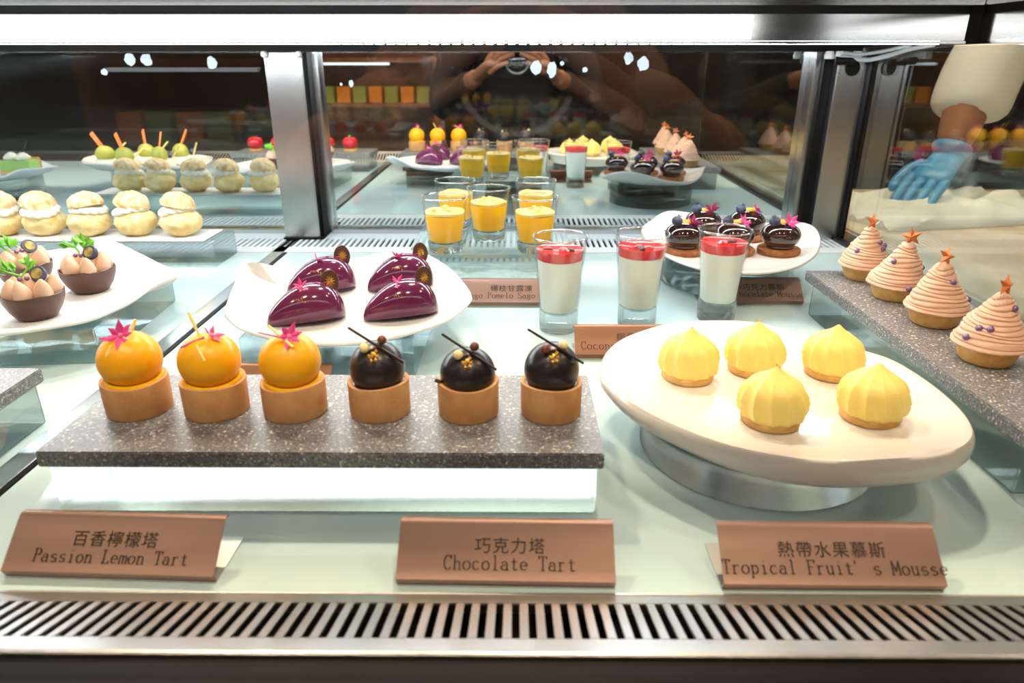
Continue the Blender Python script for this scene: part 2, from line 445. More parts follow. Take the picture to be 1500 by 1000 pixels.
# back mirrors
def mirror(x0, x1, label, spots):
    o = cpart('mirror_pane', bx('mirror_pane', 'mirror', (x0, YM, 0.008), (x1, YM + 0.006, 0.268)), label)
    for (px, pz, r, st) in spots:
        mb = MB().sphere(r, (0, 0, 0), (1, 0.12, st), 12, 8, lambda d: 1 + 0.35 * fnoise(d, 2.3, px * 50))
        s = part('pale_spot', mb.mesh('pale_spot', 'spot_pale'), o, (px, YM, pz))  # small flattened pale blob on the mirror face
    return o
mirror(-0.298, 0.437, 'mirrored back pane between the steel posts', [(-0.247, 0.224, 0.004, 1.1), (-0.262, 0.223, 0.0022, 1), (0.028, 0.246, 0.0075, 1.3), (0.051, 0.243, 0.0075, 1.4), (0.163, 0.259, 0.0065, 1.3), (0.185, 0.252, 0.0085, 1.1), (0.10, 0.243, 0.004, 0.9), (0.066, 0.252, 0.003, 1)])
mirror(XL, -0.356, 'mirrored back pane left of the wide post', [(-0.546, 0.257, 0.008, 1), (-0.570, 0.257, 0.0075, 1.1), (-0.450, 0.253, 0.008, 1.1), (-0.612, 0.240, 0.005, 0.9)])
cpart('mirror_sill', bx('mirror_sill', 'steel', (XL, 1.098, 0.0), (XR, YM - 0.0005, 0.0075), 0.0006), 'steel sill under the mirror')
cpart('header', bx('header', 'black', (XL, 1.095, 0.2685), (XR, 1.14, 0.318)), 'black header above the mirror')
cpart('back_panel', bx('back_panel', 'dark_metal', (XL, YM + 0.0065, -0.045), (XR, 1.145, 0.268)), 'dark metal backing behind the mirror')
cpart('roof_panel', bx('roof_panel', 'black', (XL, 0.8605, 0.318), (XR, 1.14, 0.326)), 'black roof panel')
# posts
p = cpart('post', bx('post', 'steel_v', (-0.3555, 1.062, 0.0), (-0.3025, 1.1135, 0.266), 0.0015), 'wide brushed steel post left of centre')
for dx in (-0.353, -0.305):
    q = part('bolt', cached('bolt', lambda: MB().lathe([(0, 0), (0.0045, 0), (0.0045, 0.004), (0.003, 0.006), (0, 0.006)], 12).mesh('bolt', 'fitting')), p, (dx, 1.060, 0.264), (R(90), 0, 0))
cpart('post_gasket', bx('post_gasket', 'black', (-0.3022, 1.075, 0.0), (-0.2985, 1.1135, 0.267)), 'black gasket beside the wide post')
cpart('post_edge', bx('post_edge', 'steel_v', (-0.2983, 1.098, 0.0075), (-0.290, 1.1137, 0.267), 0.0005), 'thin steel edge beside the wide post')
cpart('post_foot', bx('post_foot', 'black', (-0.357, 1.058, 0.0008), (-0.296, 1.0985, 0.004)), 'black foot of the wide post')
cpart('post_edge', bx('post_edge', 'steel_v', (0.428, 1.090, 0.0075), (0.4365, 1.1137, 0.267), 0.0005), 'thin steel edge of the mirror at right')
cpart('post_gasket', bx('post_gasket', 'black', (0.437, 1.080, 0.0), (0.4485, 1.1137, 0.267)), 'black gasket at the right corner')
p = cpart('post', bx('post', 'steel_v', (0.449, 1.062, 0.0), (0.4905, 1.1135, 0.2665), 0.0015), 'brushed steel corner post at right')
part('lock_hole', MB().lathe([(0, 0), (0.0105, 0), (0.0105, 0.0015), (0.0085, 0.003), (0, 0.0015)], 20).mesh('lock_hole', 'black'), p, (0.470, 1.0625, 0.246), (R(90), 0, 0))
cpart('post_gasket', bx('post_gasket', 'black', (0.4908, 1.050, 0.0), (0.4948, 1.098, 0.267)), 'black gasket between the corner post and the side pane')
cpart('side_frame', bx('side_frame', 'steel_v', (0.4945, 1.0985, 0.0), (0.512, 1.1135, 0.272), 0.001), 'steel frame of the side pane')
# crossing light rail and the side rail
cpart('light_rail', bx('light_rail', 'rail_steel', (XL, 0.830, 0.2765), (XR - 0.012, 0.860, 0.303), 0.0006), 'bright brushed steel light rail across the case')
cpart('rail_lip', bx('rail_lip', 'rail_steel', (XL, 0.827, 0.2735), (XR - 0.012, 0.834, 0.2762), 0.0006), 'steel lip under the light rail')
cpart('rail_groove', bx('rail_groove', 'dark_metal', (XL, 0.834, 0.3032), (XR, 0.860, 0.3115)), 'dark groove above the light rail')
cpart('upper_rail', bx('upper_rail', 'rail_steel', (XL, 0.828, 0.3117), (XR, 0.860, 0.352), 0.0006), 'upper steel rail')
cpart('rail_joint', bx('rail_joint', 'black', (XR - 0.0118, 0.8285, 0.2735), (XR + 0.001, 0.860, 0.3115)), 'black corner joint of the light rail')
cpart('side_rail', bx('side_rail', 'rail_steel', (XR + 0.0012, 0.232, 0.2735), (XR + 0.022, 0.855, 0.303), 0.0008), 'steel rail above the side pane')
cpart('side_rail_groove', bx('side_rail_groove', 'black', (XR + 0.0015, 0.232, 0.3032), (XR + 0.022, 0.855, 0.3115)), 'dark groove above the side rail')
cpart('side_rail', bx('side_rail', 'rail_steel', (XR + 0.0005, 0.232, 0.3117), (XR + 0.024, 0.855, 0.352), 0.0008), 'upper steel rail above the side pane')
cpart('side_rail', bx('side_rail', 'dark_metal', (XR + 0.0012, 0.862, 0.2735), (XR + 0.022, 1.14, 0.318)), 'dark rear rail above the side pane')
# lights of the case
cpart('light_bar', bx('light_bar', 'dark_metal', (XL, 0.212, 0.2885), (XR, 0.2618, 0.36), 0.001), 'housing of the light bar along the top of the front glass')
cpart('light_diffuser', bx('light_diffuser', 'led', (XL + 0.02, 0.262, 0.2905), (0.43, 0.266, 0.336)), 'glowing white diffuser of the front light bar')
cpart('light_diffuser', bx('light_diffuser', 'led_face', (XL + 0.02, 0.8285, 0.2785), (0.252, 0.8299, 0.3018), 0.0003), 'glowing white diffuser along the light rail')
cpart('light_diffuser', bx('light_diffuser', 'led_rear', (XL + 0.02, 0.8601, 0.2785), (0.44, 0.8615, 0.3018), 0.0003), 'glowing white diffuser on the rear of the light rail')
mb = MB()
for i in range(182):
    x = XL + 0.02 + i * 0.0122
    if x > XR - 0.03: break
    mb.box((x, 0.839, 0.2735), (x + 0.0075, 0.853, 0.2762))
cpart('light_beads', mb.mesh('light_beads', 'bead', 30), 'row of white light beads under the rail', kind='stuff')
# cable and fittings at the right end of the rail
o = cpart('cable', MB().tube(open_spline([(0.445, 1.05, 0.262), (0.462, 1.045, 0.2585), (0.475, 1.03, 0.257), (0.486, 1.0, 0.262), (0.489, 0.95, 0.270), (0.489, 0.90, 0.274)], 24), 0.0028, 8).mesh('cable', 'cable'), 'looped silver cable at the right end of the header')
o2 = cpart('cable', MB().tube(open_spline([(0.45, 1.05, 0.266), (0.468, 1.04, 0.264), (0.48, 1.0, 0.268), (0.487, 0.95, 0.274)], 20), 0.0022, 8).mesh('cable', 'cable'), 'second silver cable at the right end of the header')
mb = MB()
for x in (0.432, 0.446, 0.470):
    mb.lathe([(0, 0), (0.006, 0), (0.007, 0.004), (0.005, 0.010), (0, 0.010)], 12, T=TR((x, 1.055, 0.258)))
cpart('cable_fitting', mb.mesh('cable_fitting', 'fitting'), 'white plastic cable fittings')
cpart('cable_sleeve', MB().tube([(0.440, 1.052, 0.256), (0.466, 1.046, 0.256)], 0.0055, 10).mesh('cable_sleeve', 'black'), 'black cable sleeve')

# ---------------------------------------------------------------- air grilles
SL = math.atan2(0.020, 0.058)
def slope_T(x, s):
    """point on the sloping front grille: s metres from its back edge toward the glass"""
    return (x, 0.292 - s * math.cos(SL), s * math.sin(SL))
g = thing('air_grille', 'long slotted steel air grille sloping up to the front glass', 'grille', (0, 0.292, 0), 0)
def gpart(name, x0, x1, s0, s1, m='grille_steel', th=0.0016, label=None):
    mb = MB()
    up = Vector((0, math.sin(SL), math.cos(SL))) * th
    vs = []
    for dz in (0, 1):
        for (x, s) in ((x0, s0), (x1, s0), (x1, s1), (x0, s1)):
            q = Vector(slope_T(x, s)) - Vector((0, 0.292, 0)) - up * dz
            vs.append(tuple(q))
    mb.add(vs, [(0, 1, 2, 3), (7, 6, 5, 4), (0, 4, 5, 1), (1, 5, 6, 2), (2, 6, 7, 3), (3, 7, 4, 0)])
    return mb.mesh(name, m, 30, 0.0003)
XE = XR - 0.002
part('back_band', gpart('back_band', XL, XE, 0.0006, 0.0106), g)
part('front_band', gpart('front_band', XL, XE, 0.0487, 0.0610), g)
slat = gpart('slat', -0.0021, 0.0021, 0.0107, 0.0486)
x = -0.404
while x < XE - 0.004:
    part('slat', slat, g, (x, 0, 0)); x += 0.008
mb = MB(); x = -0.412
while x > XL:
    mb.add([tuple(v.co + Vector((x, 0, 0))) for v in slat.vertices], [tuple(p_.vertices) for p_ in slat.polygons]); x -= 0.008
part('far_slats', mb.mesh('far_slats', 'grille_steel', 30, fix=False), g, kind='stuff')
part('front_lip', bx('front_lip', 'grille_steel', (XL, -0.0600, 0.0150), (XE, -0.0578, 0.0203), 0.0005), g)
part('back_lip', bx('back_lip', 'grille_steel', (XL, -0.0006, -0.012), (XE, 0.0004, 0.0006)), g)

g2 = thing('air_grille', 'slotted white steel air grille along the foot of the mirror', 'grille', (0, 1.04, 0))
part('front_band', bx('front_band', 'white_steel', (XL, -0.055, -0.002), (XE, -0.026, 0.0012)), g2)
part('rear_band', bx('rear_band', 'white_steel', (XL, 0.026, -0.002), (XE, 0.0578, 0.0012)), g2)
mb = MB(); x = XL + 0.01
while x < XE - 0.005:
    mb.box((x, -0.026, -0.002), (x + 0.0046, 0.026, 0.0012)); x += 0.0088
part('slats', mb.mesh('slats', 'white_steel', 30, fix=False), g2, kind='stuff')

# ---------------------------------------------------------------- risers, slabs, trays, plates
def block(name, label, x0, x1, y0, y1, h, rz=0.0, m='acrylic', cat='riser', z0=0.0004):
    cx, cy = (x0 + x1) / 2, (y0 + y1) / 2
    return single(name, bx(name, m, (x0 - cx, y0 - cy, 0), (x1 - cx, y1 - cy, h), 0.0012), label, cat, (cx, cy, z0), (0, 0, rz))
def disc(name, label, cx, cy, r, h, cat='riser', z0=0.0004, m='acrylic'):
    mb = MB().lathe([(0, 0), (r - 0.001, 0), (r, 0.001), (r, h - 0.001), (r - 0.001, h), (0, h)], 64)
    return single(name, mb.mesh(name, m, 50), label, cat, (cx, cy, z0))
def slab(label, x0, x1, y0, y1, z, th=0.0105, rz=0.0):
    cx, cy = (x0 + x1) / 2, (y0 + y1) / 2
    return single('granite_slab', bx('granite_slab', 'granite', (x0 - cx, y0 - cy, 0), (x1 - cx, y1 - cy, th), 0.0008), label, 'slab', (cx, cy, z), (0, 0, rz))
G = 0.0004
block('acrylic_riser', 'clear acrylic block under the granite slab of dome tarts', -0.281, 0.0485, 0.362, 0.466, 0.0332, 0, 'acrylic_frost')
slab('grey speckled granite slab carrying yellow and chocolate dome tarts', -0.2845, 0.052, 0.359, 0.470, 0.0337)
block('acrylic_riser', 'long clear acrylic block under the granite slab by the side pane', 0.317, 0.420, 0.384, 0.725, 0.0360)
slab('dark speckled granite slab carrying chestnut cream trees by the side pane', 0.312, 0.424, 0.372, 0.736, 0.0365)
block('acrylic_riser', 'clear acrylic block at the left edge of the photo', -0.690, -0.360, 0.372, 0.476, 0.0332)
slab('granite slab at the left edge carrying red glazed balls', -0.695, -0.356, 0.369, 0.480, 0.0337)
block('acrylic_riser', 'clear acrylic block under the purple mousse plate', -0.236, -0.088, 0.552, 0.705, 0.0395)
block('acrylic_riser', 'clear acrylic block under the orange mango jelly glasses', -0.128, 0.066, 0.782, 0.975, 0.0464)
block('acrylic_riser', 'clear acrylic block under the chocolate cup plate', -0.585, -0.385, 0.580, 0.760, 0.0335, R(4))
block('acrylic_riser', 'long clear acrylic block under the cream puffs', -0.760, -0.400, 0.905, 0.982, 0.0325)
block('white_tray', 'long white tray under the row of cream puffs', -0.755, -0.412, 0.908, 0.980, 0.0022, 0, 'sheet', 'tray', 0.0332)
disc('acrylic_disc', 'round clear acrylic disc under the yellow mousse plate', 0.170, 0.444, 0.080, 0.0235, m='acrylic_frost')
disc('acrylic_disc', 'round clear acrylic disc under the berry chocolate mousse plate', 0.258, 0.855, 0.078, 0.0395)

def dish(name, label, outline, zc, foot, th=0.0045, m='frost', pw=2.4, lip=None, n=96, rings=18, center=None, flat=0.62, wob=0.0):
    """a free-form plate: closed outline [(x, y, rim z)], well height zc, thickness th; lip rolls the rim over"""
    ths = [q.x for q in spline([(t_, 0, 0) for t_ in lip], n)] if lip else None
    pts = spline(outline, n)
    c = center or (sum(p.x for p in pts) / n, sum(p.y for p in pts) / n)
    vs, fs = [], []
    def zt(t, zr):
        u = max(0.0, (t - flat) / (1 - flat))
        return zc + (zr - zc) * u ** pw
    top = [(0, 0, zc)]
    for k in range(1, rings + 1):
        t = k / rings
        for p in pts:
            q = (c[0] + (p.x - c[0]) * t, c[1] + (p.y - c[1]) * t)
            top.append((q[0] - c[0], q[1] - c[1], zt(t, p.z) + wob * fnoise((q[0], q[1], 0), 18) * t * t))
    vs += top
    for k in range(n): fs.append((0, 1 + k, 1 + (k + 1) % n))
    for r in range(rings - 1):
        a, b = 1 + r * n, 1 + (r + 1) * n
        for k in range(n):
            k2 = (k + 1) % n
            fs.append((a + k, b + k, b + k2, a + k2))
    # rounded edge and underside
    prev = 1 + (rings - 1) * n
    edge = [(1.0 + 0.010, 0.30), (1.0 + 0.012, 0.62), (0.995, 0.98), (0.93, 1.02)] if not lip else [(1.012, 0.10), (1.022, 0.3), (1.020, 0.62), (1.0, 0.88), (0.95, 1.0), (0.86, 1.0)]
    for (sc_, dz) in edge:
        base = len(vs)
        for p in pts:
            q = ((p.x - c[0]) * sc_, (p.y - c[1]) * sc_)
            tk = ths[pts.index(p)] if lip else th
            zz = p.z - tk * dz if lip else zt(min(sc_, 1), p.z) - th * dz
            vs.append((q[0], q[1], zz))
        for k in range(n):
            k2 = (k + 1) % n
            fs.append((prev + k, base + k, base + k2, prev + k2))
        prev = base
    for t in (0.8, 0.6, 0.35):
        base = len(vs)
        for p in pts:
            q = ((p.x - c[0]) * t, (p.y - c[1]) * t)
            vs.append((q[0], q[1], foot if (lip or t < 0.7) else max(foot, zt(t, p.z) - th)))
        for k in range(n):
            k2 = (k + 1) % n
            fs.append((prev + k, base + k, base + k2, prev + k2))
        prev = base
    vs.append((0, 0, foot)); e = len(vs) - 1
    for k in range(n): fs.append((prev + k, e, prev + (k + 1) % n))
    z0 = foot
    mb = MB(); mb.add([(a, b_, z - z0) for (a, b_, z) in vs], fs)
    return single(name, mb.mesh(name, m, 60), label, 'plate', (c[0], c[1], z0))
YEL = [(0.0631, 0.4679, 0.05), (0.0727, 0.502, 0.052), (0.0961, 0.5339, 0.052), (0.136, 0.5648, 0.05), (0.1804, 0.577, 0.048), (0.2133, 0.5678, 0.047), (0.240, 0.5488, 0.046), (0.2629, 0.529, 0.045), (0.2862, 0.4986, 0.045), (0.2929, 0.4617, 0.046), (0.2907, 0.419, 0.047), (0.2812, 0.3861, 0.048), (0.2674, 0.3668, 0.048), (0.2469, 0.3560, 0.048), (0.2133, 0.3490, 0.048), (0.1734, 0.3480, 0.048), (0.1372, 0.3580, 0.048), (0.1028, 0.3834, 0.048), (0.078, 0.4132, 0.048), (0.0649, 0.4441, 0.049)]
dish('organic_plate', 'thick cream white organic plate carrying five yellow fluted mousses', YEL, 0.0405, 0.0242, 0.012, 'plate', 2.2, lip=[.010, .008, .007, .007, .007, .007, .007, .007, .008, .010, .012, .015, .018, .020, .021, .021, .019, .016, .013, .011], center=(0.178, 0.455), flat=0.5, wob=0.003)
PUR = [(-0.2631, 0.6011, 0.05), (-0.2757, 0.6608, 0.056), (-0.2773, 0.6943, 0.064), (-0.2632, 0.695, 0.066), (-0.2428, 0.7057, 0.058), (-0.2177, 0.7368, 0.052), (-0.1788, 0.7651, 0.052), (-0.1437, 0.7878, 0.054), (-0.115, 0.7857, 0.055), (-0.1002, 0.7701, 0.055), (-0.0704, 0.7199, 0.053), (-0.0459, 0.6488, 0.051), (-0.0462, 0.6156, 0.05), (-0.0636, 0.5722, 0.049), (-0.1029, 0.538, 0.048), (-0.1421, 0.5236, 0.048), (-0.1855, 0.5296, 0.048), (-0.2282, 0.5513, 0.049), (-0.252, 0.5782, 0.05)]
dish('organic_plate', 'white textured plate with a raised back corner carrying four purple mousses', PUR, 0.0450, 0.0402, 0.004)
BOW = [(-0.5402, 0.8114, 0.05), (-0.5254, 0.8253, 0.054), (-0.4989, 0.8259, 0.058), (-0.4783, 0.821, 0.056), (-0.4348, 0.7902, 0.05), (-0.3816, 0.7344, 0.052), (-0.3525, 0.7033, 0.055), (-0.3487, 0.6878, 0.053), (-0.3665, 0.6708, 0.047), (-0.3688, 0.6425, 0.045), (-0.3736, 0.6184, 0.044), (-0.3829, 0.5892, 0.044), (-0.4067, 0.5697, 0.044), (-0.4368, 0.555, 0.044), (-0.4716, 0.5498, 0.046), (-0.5177, 0.5807, 0.05), (-0.578, 0.6648, 0.052), (-0.6056, 0.7471, 0.05), (-0.5822, 0.7919, 0.048)]
dish('organic_plate', 'white textured plate with a wavy edge carrying chocolate cups', BOW, 0.0395, 0.0342, 0.004)
CHO = [(0.1598, 0.8893, 0.056), (0.1761, 0.9121, 0.064), (0.2002, 0.9372, 0.070), (0.2308, 0.9488, 0.066), (0.2701, 0.950, 0.056), (0.3101, 0.943, 0.053), (0.3332, 0.920, 0.058), (0.347, 0.890, 0.066), (0.3583, 0.863, 0.070), (0.3626, 0.8408, 0.066), (0.3548, 0.8098, 0.058), (0.3337, 0.7749, 0.052), (0.3003, 0.7442, 0.049), (0.2551, 0.7265, 0.048), (0.2092, 0.737, 0.048), (0.1782, 0.7781, 0.049), (0.1616, 0.8378, 0.051)]
dish('organic_plate', 'white plate with upturned corners carrying berry topped chocolate mousses', CHO, 0.0460, 0.0402, 0.004, 'plate')

# ---------------------------------------------------------------- small garnishes
def flower_mesh(n=6, ln=0.0085, wd=0.0042, seed=0):
    def mk():
        rnd = random.Random(seed); mb = MB()
        for k in range(n):
            mb.petal(ln * rnd.uniform(0.85, 1.15), wd, 0.0007, TR((0, 0, 0), (0, -R(rnd.uniform(10, 38)), 2 * PI * k / n + rnd.uniform(-.15, .15))))
        return mb.mesh('flower', 'pink', 20)
    return cached(('flower', n, ln, wd, seed), mk)
def bead_mesh(r, m, key):
    return cached(('bead', r, key), lambda: MB().sphere(r, nu=16, nv=10).mesh('bead', m))
def flower(parent, loc, rot, n=6, ln=0.0085, wd=0.0042, seed=0):
    f = part('flower', flower_mesh(n, ln, wd, seed), parent, loc, rot)
    part('flower_centre', cached('fcentre', lambda: MB().sphere(0.0016, (0, 0, 0.001), (1, 1, 0.7), 10, 6).mesh('flower_centre', 'pink_mid')), f)
    return f
def stalk(parent, a, b, r=0.0011, m='stick', name='stalk'):
    a, b = Vector(a), Vector(b)
    me = MB().tube([(0, 0, 0), tuple((b - a) * 0.5), tuple(b - a)], [r * 0.7, r, r * 0.8], 6).mesh(name, m)
    return part(name, me, parent, a)
def blueberry(parent, loc, r=0.0062, rot=(0, 0, 0)):
    def mk():
        mb = MB().sphere(r, (0, 0, 0), (1, 1, 0.9), 18, 12)
        for k in range(6):
            mb.petal(r * 0.5, r * 0.32, r * 0.08, TR((0, 0, r * 0.84), (0, R(-30), k * PI / 3)) @ Matrix.Translation((r * 0.12, 0, 0)))
        return mb.mesh('blueberry', 'berry')
    return part('blueberry', cached(('berry', r), mk), parent, loc, rot)

# ---------------------------------------------------------------- dome tarts on the front slab
ZS = 0.0337 + 0.0105 + 0.0003
def shell_mesh(r, h, m='crust', key='shell'):
    def mk():
        t = 0.0028
        pr = [(0, 0), (r * .97, 0), (r, 0.0015), (r * 1.005, h * .5), (r * 1.01, h - 0.0018), (r * 1.0, h - 0.0004), (r - t * .5, h), (r - t, h - 0.0008), (r - t, h * .6), (0, h * .6)]
        return MB().lathe(pr, 48, lambda th, rr, z: (rr * (1 + 0.012 * fnoise((math.cos(th), math.sin(th), z * 40), 1.6)), z + 0.0006 * math.sin(th * 2 + 1) * (z > h * .8))).mesh('tart_shell', m, 50)
    return cached((key, r, h), mk)
def passion(x, y, label, k):
    t = thing('passion_tart', label, 'tart', (x, y, ZS), 0, 'yellow dome tarts on the granite slab')
    part('tart_shell', shell_mesh(0.0203, 0.0228), t, rot=(0, 0, k))
    dm = cached('passion_dome', lambda: MB().lathe([(0, 0.0150), (0.0160, 0.0150), (0.0172, 0.0215)] + [(0.0193 * math.cos(a), 0.0352 + 0.0186 * math.sin(a)) for a in [R(-48 + 138 * i / 22) for i in range(22)]] + [(0, 0.0538)], 48).mesh('mousse_dome', 'passion', 70))
    part('mousse_dome', dm, t)
    part('jelly_collar', cached('collar', lambda: MB().lathe([(0.0150, 0.0195), (0.0174, 0.0205), (0.0180, 0.0225), (0.0172, 0.0242), (0.0155, 0.0235), (0.0150, 0.0195)], 40, lambda th, r, z: (r, z + 0.0007 * math.sin(2 * th + 0.6))).mesh('jelly_collar', 'passion_collar')), t)
    if k == 0:
        flower(t, (0.001, -0.006, 0.0540), (R(52), R(8), 0.3), 7, 0.0105, 0.0046, 1)
        stalk(t, (0.002, 0.004, 0.0520), (0.005, 0.007, 0.0600)); stalk(t, (-0.002, -0.0125, 0.0500), (-0.0045, -0.0160, 0.0440))
        stalk(t, (-0.004, -0.006, 0.0530), (-0.0125, -0.0065, 0.0520), 0.0007, 'pink', 'petal_stem')
    elif k == 1:
        stalk(t, (-0.0035, -0.001, 0.0535), (-0.0095, 0.003, 0.0665), 0.0012); stalk(t, (-0.001, -0.0120, 0.0505), (0.0050, -0.0172, 0.0420), 0.0012)
        flower(t, (0.0055, -0.004, 0.0535), (R(40), R(30), 1.1), 5, 0.0085, 0.0040, 2)
        stalk(t, (0.002, -0.006, 0.0535), (-0.0115, -0.0110, 0.0485), 0.0008, 'pink', 'petal_stem')
    else:
        stalk(t, (-0.010, -0.002, 0.0600), (0.0075, -0.0130, 0.0500), 0.0011)
        flower(t, (0.0035, -0.006, 0.0545), (R(55), R(-6), 0.5), 6, 0.0100, 0.0044, 3)
        stalk(t, (0.001, -0.007, 0.0535), (-0.0150, -0.0070, 0.0575), 0.0006, 'pink', 'petal_stem')
    return t
passion(-0.2490, 0.4150, 'leftmost yellow dome tart with a wide open pink flower on top', 0)
passion(-0.1972, 0.4140, 'middle yellow dome tart with a tall pale stalk and a side flower', 1)
passion(-0.1450, 0.4130, 'yellow dome tart next to the chocolate ones, with a slanting pale stalk', 2)
def choctart(x, y, label, k):
    t = thing('chocolate_tart', label, 'tart', (x, y, ZS), 0, 'chocolate dome tarts on the granite slab')
    part('tart_shell', shell_mesh(0.0196, 0.0235), t, rot=(0, 0, 2 + k))
    sq = 0.92 if k == 1 else 1.0
    dm = cached('choc_dome', lambda: MB().lathe([(0, 0.016), (0.0150, 0.016), (0.0166, 0.0222)] + [(0.0177 * math.cos(a), 0.0308 + 0.0178 * math.sin(a)) for a in [R(-28 + 118 * i / 20) for i in range(20)]] + [(0, 0.0486)], 48).mesh('mousse_dome', 'choc_dome', 70))
    part('mousse_dome', dm, t, scale=(1, 1, sq))
    top = 0.0486 * sq
    bar = cached('choc_bar', lambda: bx('chocolate_stick', 'choc_dark', (-0.0205, -0.0011, -0.0007), (0.0205, 0.0011, 0.0007), 0.0003))
    sl = [R(31), R(32), R(30)][k]
    part('chocolate_stick', bar, t, (0.0018, -0.0070, top + 0.0006), (R(-14), sl, R(-10)))
    swap = k == 2
    part('chocolate_ball', bead_mesh(0.0031, 'white_choc', 'w'), t, ((0.0066 if swap else -0.0050), -0.0100 + (0.006 if swap else 0), top - 0.0002 + (0.0004 if swap else 0)), label='cream white chocolate ball')
    part('chocolate_ball', bead_mesh(0.0030, 'milk_choc', 'm'), t, ((-0.0050 if swap else 0.0048), (-0.0105 if swap else -0.0030), top + (0.0002 if swap else 0.0026)), label='brown chocolate ball')
    def fleck():
        rnd = random.Random(4); mb = MB()
        for i in range(7):
            mb.petal(0.0034, 0.0026, 0.0004, TR((rnd.uniform(-.002, .002), rnd.uniform(-.002, .002), rnd.uniform(0, .0006)), (rnd.uniform(-.4, .4), rnd.uniform(-.4, .4), rnd.uniform(0, 6))))
        return mb.mesh('gold_fleck', 'gold', 20)
    part('gold_fleck', cached('fleck', fleck), t, (0.0006, -0.0128, top - 0.0042), (R(48), 0, 0))
    if k == 1:
        part('chocolate_curl', MB().tube([(0, 0, 0), (0.003, -0.001, -0.001), (0.006, 0.001, -0.002)], 0.0013, 6).mesh('chocolate_curl', 'choc_dark'), t, (-0.0202, -0.006, 0.0255))
    return t
choctart(-0.0893, 0.4130, 'chocolate dome tart beside the yellow tarts, cream ball left of its stick', 0)
choctart(-0.0312, 0.4118, 'middle chocolate dome tart with a flattened dome and a curl at its rim', 1)
choctart(0.0226, 0.4118, 'rightmost chocolate dome tart with its cream ball right of the stick', 2)

# ---------------------------------------------------------------- fluted yellow mousses
def lemon(x, y, label, k, z=0.0410, gold=True):
    t = thing('fluted_mousse', label, 'pastry', (x, y, z), k * 1.3, 'yellow fluted mousses on the organic plate')
    part('biscuit_base', cached('lbase', lambda: MB().lathe([(0, 0), (0.0172, 0), (0.0184, 0.0010), (0.0188, 0.0046), (0.0182, 0.0060), (0, 0.0064)], 40, lambda th, r, zz: (r * (1 + 0.02 * fnoise((math.cos(th), math.sin(th), zz * 90), 2.2)), zz)).mesh('biscuit_base', 'crust_light', 50)), t)
    def mk():
        key = [(0, .0070), (.0160, .0058), (.0200, .0070), (.0214, .0108), (.0216, .0155), (.0207, .0205), (.0180, .0255), (.0140, .0293), (.0096, .0322), (.0058, .0345), (.0030, .0368), (.0012, .0385), (0, .0392)]
        pr = [(p.x, p.y) for p in open_spline([(a, b, 0) for a, b in key], 40)]
        pr[0] = (0, pr[0][1]); pr[-1] = (0, pr[-1][1])
        def fn(th, r, zz):
            u = (zz - .007) / .032
            a = th * 12 + u * 3.0
            f = 1 - abs(math.sin(a / 2)) ** 0.7
            amp = 0.10 * min(1, r / 0.008) * (1 - 0.55 * u)
            return (max(1e-4, r * (1 - amp + amp * 1.5 * f)), zz - 0.0014 * (1 - f) * (u < 0.12) + 0)
        return MB().lathe(pr, 168, fn).mesh('mousse_body', 'lemon', 80)
    part('mousse_body', cached('lemon', mk), t)
    if gold:
        part('gold_fleck', cached('lfleck', lambda: MB().petal(.0028, .0018, .0003, TR((-.001, 0, 0), (0, R(-35), 0))).petal(.0024, .0014, .0003, TR((.0003, .0004, -.0004), (0, R(-10), 2))).petal(.002, .0012, .0003, TR((0, -.0006, 0), (0, R(-60), 4))).mesh('gold_fleck', 'gold', 20)), t, (0.0005, 0, 0.0390))
    return t
lemon(0.1262, 0.4740, 'yellow fluted mousse at the left end of the organic plate', 0)
lemon(0.1785, 0.4870, 'yellow fluted mousse in the middle of the back row of the plate', 1)
lemon(0.2345, 0.4810, 'yellow fluted mousse at the back right of the organic plate', 2, gold=False)
lemon(0.1645, 0.4060, 'yellow fluted mousse at the front left, gold flake on its tip', 3)
lemon(0.2315, 0.4120, 'yellow fluted mousse at the front right with its biscuit showing', 4, gold=False)

# ---------------------------------------------------------------- purple mousses
def bean_mesh():
    n, m = 36, 28
    vs, fs = [], []
    for i in range(n + 1):
        u = i / n
        # tip (u=0) pointed, tail (u=1) round
        wv = 0.0192 * (math.sin(PI / 2 * min(1, u / 0.62)) ** 0.66 if u < 0.62 else math.sqrt(max(0, 1 - ((u - 0.62) / 0.38) ** 2.6))) + 0.0008
        hv = wv * 1.58 + 0.003 * (1 - u)
        yx = -0.034 + 0.068 * u
        for k in range(m):
            a = 2 * PI * k / m
            ca, sa = math.cos(a), math.sin(a)
            # flat-bottomed section with a soft side ridge
            yy = wv * math.copysign(abs(ca) ** 0.9, ca)
            zz = hv * 0.42 + (hv * 0.58 * sa if sa > 0 else hv * 0.42 * math.copysign(abs(sa) ** 0.6, sa))
            yy *= 1 + 0.05 * math.exp(-((zz / hv - 0.38) / 0.10) ** 2)
            vs.append((yx, yy, max(0, zz)))
    for i in range(n):
        for k in range(m):
            k2 = (k + 1) % m
            fs.append((i * m + k, i * m + k2, (i + 1) * m + k2, (i + 1) * m + k))
    fs.append(tuple(range(m))); fs.append(tuple(range(n * m, n * m + m)))
    return MB().add(vs, fs).mesh('mousse_body', 'purple', 75)
